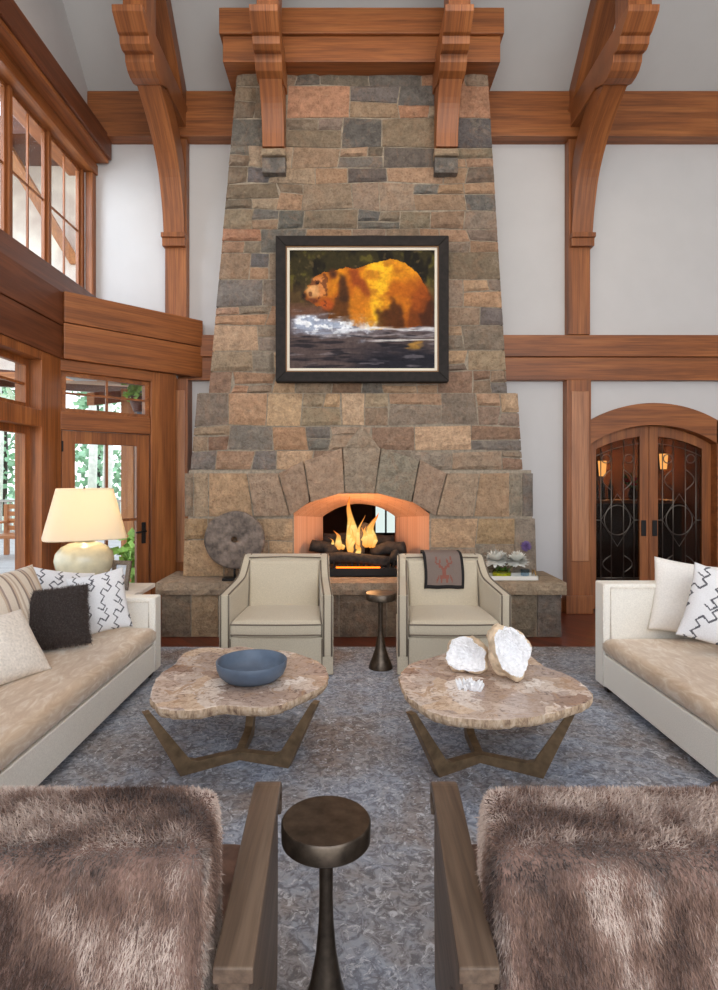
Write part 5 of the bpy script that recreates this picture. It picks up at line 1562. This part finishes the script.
MB().hexa([(-5.0, 6.95, 2.64), (-4.86, 6.95, 2.64), (-3.86, 10.25, 2.98), (-4.0, 10.25, 2.98), (-5.0, 6.95, 2.86), (-4.86, 6.95, 2.86), (-3.86, 10.25, 3.22), (-4.0, 10.25, 3.22)]).build('fascia', 'dark_timber_y', pr)
for x in (-3.45, -2.75): MB().hexa([(x, 7.6, 2.45), (x + .1, 7.6, 2.45), (x + .5, 9.6, 2.86), (x + .4, 9.6, 2.86), (x, 7.6, 2.62), (x + .1, 7.6, 2.62), (x + .5, 9.6, 2.98), (x + .4, 9.6, 2.98)]).build('joist', 'cedar_x', pr, .006)
pp_ = thing('porch_post', 'timber porch post with a grey downpipe seen through the garden door', 'post', (-3.1, 8.2, -.02))
MB().box(-3.20, -3.02, 8.10, 8.28, -.02, 2.75).build('shaft', 'cedar_z', pp_, .006)
MB().box(-2.99, -2.86, 8.12, 8.24, -.02, 2.72).build('downpipe', 'gutter', pp_, .02)
hp_ = thing('hanging_planter', 'hanging pot of bright green fern under the porch roof outside the transom', 'planter', (-2.62, 7.35, 2.2))
MB().lathe([(.0, 2.34), (.08, 2.34), (.14, 2.50), (.145, 2.52), (.0, 2.51)], (-2.66, 7.35, 0), 20).build('pot', 'pot', hp_, smooth='auto')
lv = MB(); r = random.Random(9)
def leaf_tuft(mb, c, n, R0, rr, size):
    for k in range(n):
        d = Vector((rr.gauss(0, 1), rr.gauss(0, 1), rr.gauss(0, 1))).normalized() * rr.uniform(.2, 1) ** .5
        p = Vector((c[0] + d.x * R0[0], c[1] + d.y * R0[1], c[2] + d.z * R0[2]))
        a = Vector((rr.gauss(0, 1), rr.gauss(0, 1), rr.gauss(0, 1))).normalized() * size; b = a.cross(Vector((rr.gauss(0, 1), rr.gauss(0, 1), rr.gauss(0, 1)))).normalized() * size * .4
        mb.add([p, p + a * .5 + b, p + a, p + a * .5 - b], [(0, 1, 2, 3)])
leaf_tuft(lv, (-2.66, 7.35, 2.62), 160, (.19, .19, .15), r, .12)
plain('fern', (140, 176, 84), .7, nscale=8, namt=.25)
lv.build('fern', 'fern', hp_)
MB().tube([(-2.66, 7.35, 2.52), (-2.66, 7.35, 2.68)], .004).build('chain', 'iron', hp_)
tag((lambda mb: (leaf_tuft(mb, (-2.86, 7.62, .42), 90, (.14, .14, .4), random.Random(12), .16), mb.build('potted_shrub', 'fern'))[1])(MB()), 'leafy green plant on the deck beside the garden door', 'plant')
wg = thing('house_wing', 'pale stone wing of the house with dark eaves outside the clerestory windows', 'building', (-8.0, 10.8, 3.2))
MB().box(-14, -3.4, 10.6, 11.0, 3.3, 7.2).build('wall', 'stone_wing', wg)
MB().box(-14, -3.2, 9.6, 11.2, 7.2, 7.5).build('eave', 'dark_timber_x', wg)
for x in (-5.1, -6.4, -8.4): MB().hexa([(x, 10.55, 5.4), (x + .2, 10.55, 5.4), (x + .2, 10.62, 5.4), (x, 10.62, 5.4), (x - .9, 9.8, 7.2), (x - .7, 9.8, 7.2), (x - .7, 10.0, 7.2), (x - .9, 10.0, 7.2)]).build('eave_brace', 'cedar_z', wg)
MB().box(-7.6, -6.6, 10.5, 10.62, 3.3, 5.9).build('timber_panel', 'cedar_z', wg)
r = random.Random(21)
trees = [(-8.0, 19, 'aspen', 'slender white trunk aspen nearest the deck railing'), (-9.6, 21.5, 'aspen', 'white trunk aspen second from the railing, thin crown'), (-6.7, 22, 'aspen', 'white aspen trunk seen through the left pane of the garden door'),
         (-8.6, 26, 'aspen', 'farther white aspen between fir trees'), (-12.2, 20, 'aspen', 'white aspen trunk seen through the lower left window'), (-11.0, 25, 'fir', 'pale green fir standing behind the railing at left'), (-9.0, 30, 'fir', 'tall pale fir farthest behind the aspens'), (-16.5, 27.5, 'fir', 'pale fir at the left end seen through the big window'), (-7.4, 27, 'fir', 'fir tree seen through the right pane of the garden door')]
for x, y, kind, lb in trees:
    t = thing('aspen_tree' if kind == 'aspen' else 'fir_tree', lb, 'tree', (x, y, -.3), 'trees beyond the deck')
    MB().tube([(x, y, -.3), (x + .1, y, 3), (x - .05, y, 7), (x, y, 10.5)], [.17, .15, .11, .03] if kind == 'aspen' else [.2, .17, .1, .02], 10).build('trunk', 'bark_white' if kind == 'aspen' else 'dark_foot', t, smooth=True)
    fo_ = MB()
    if kind == 'aspen':
        for k in range(9): leaf_tuft(fo_, (x + r.uniform(-.9, .9), y + r.uniform(-.9, .9), r.uniform(4.2, 10.2)), 50, (.7, .7, .5), r, .24)
    else:
        for k in range(26):
            z = .5 + k * .38; leaf_tuft(fo_, (x, y, z), 42, (1.7 * (1 - k / 28), 1.7 * (1 - k / 28), .24), r, .34)
    fo_.build('foliage', 'leaf_pale' if kind == 'aspen' else 'leaf_fir', t)
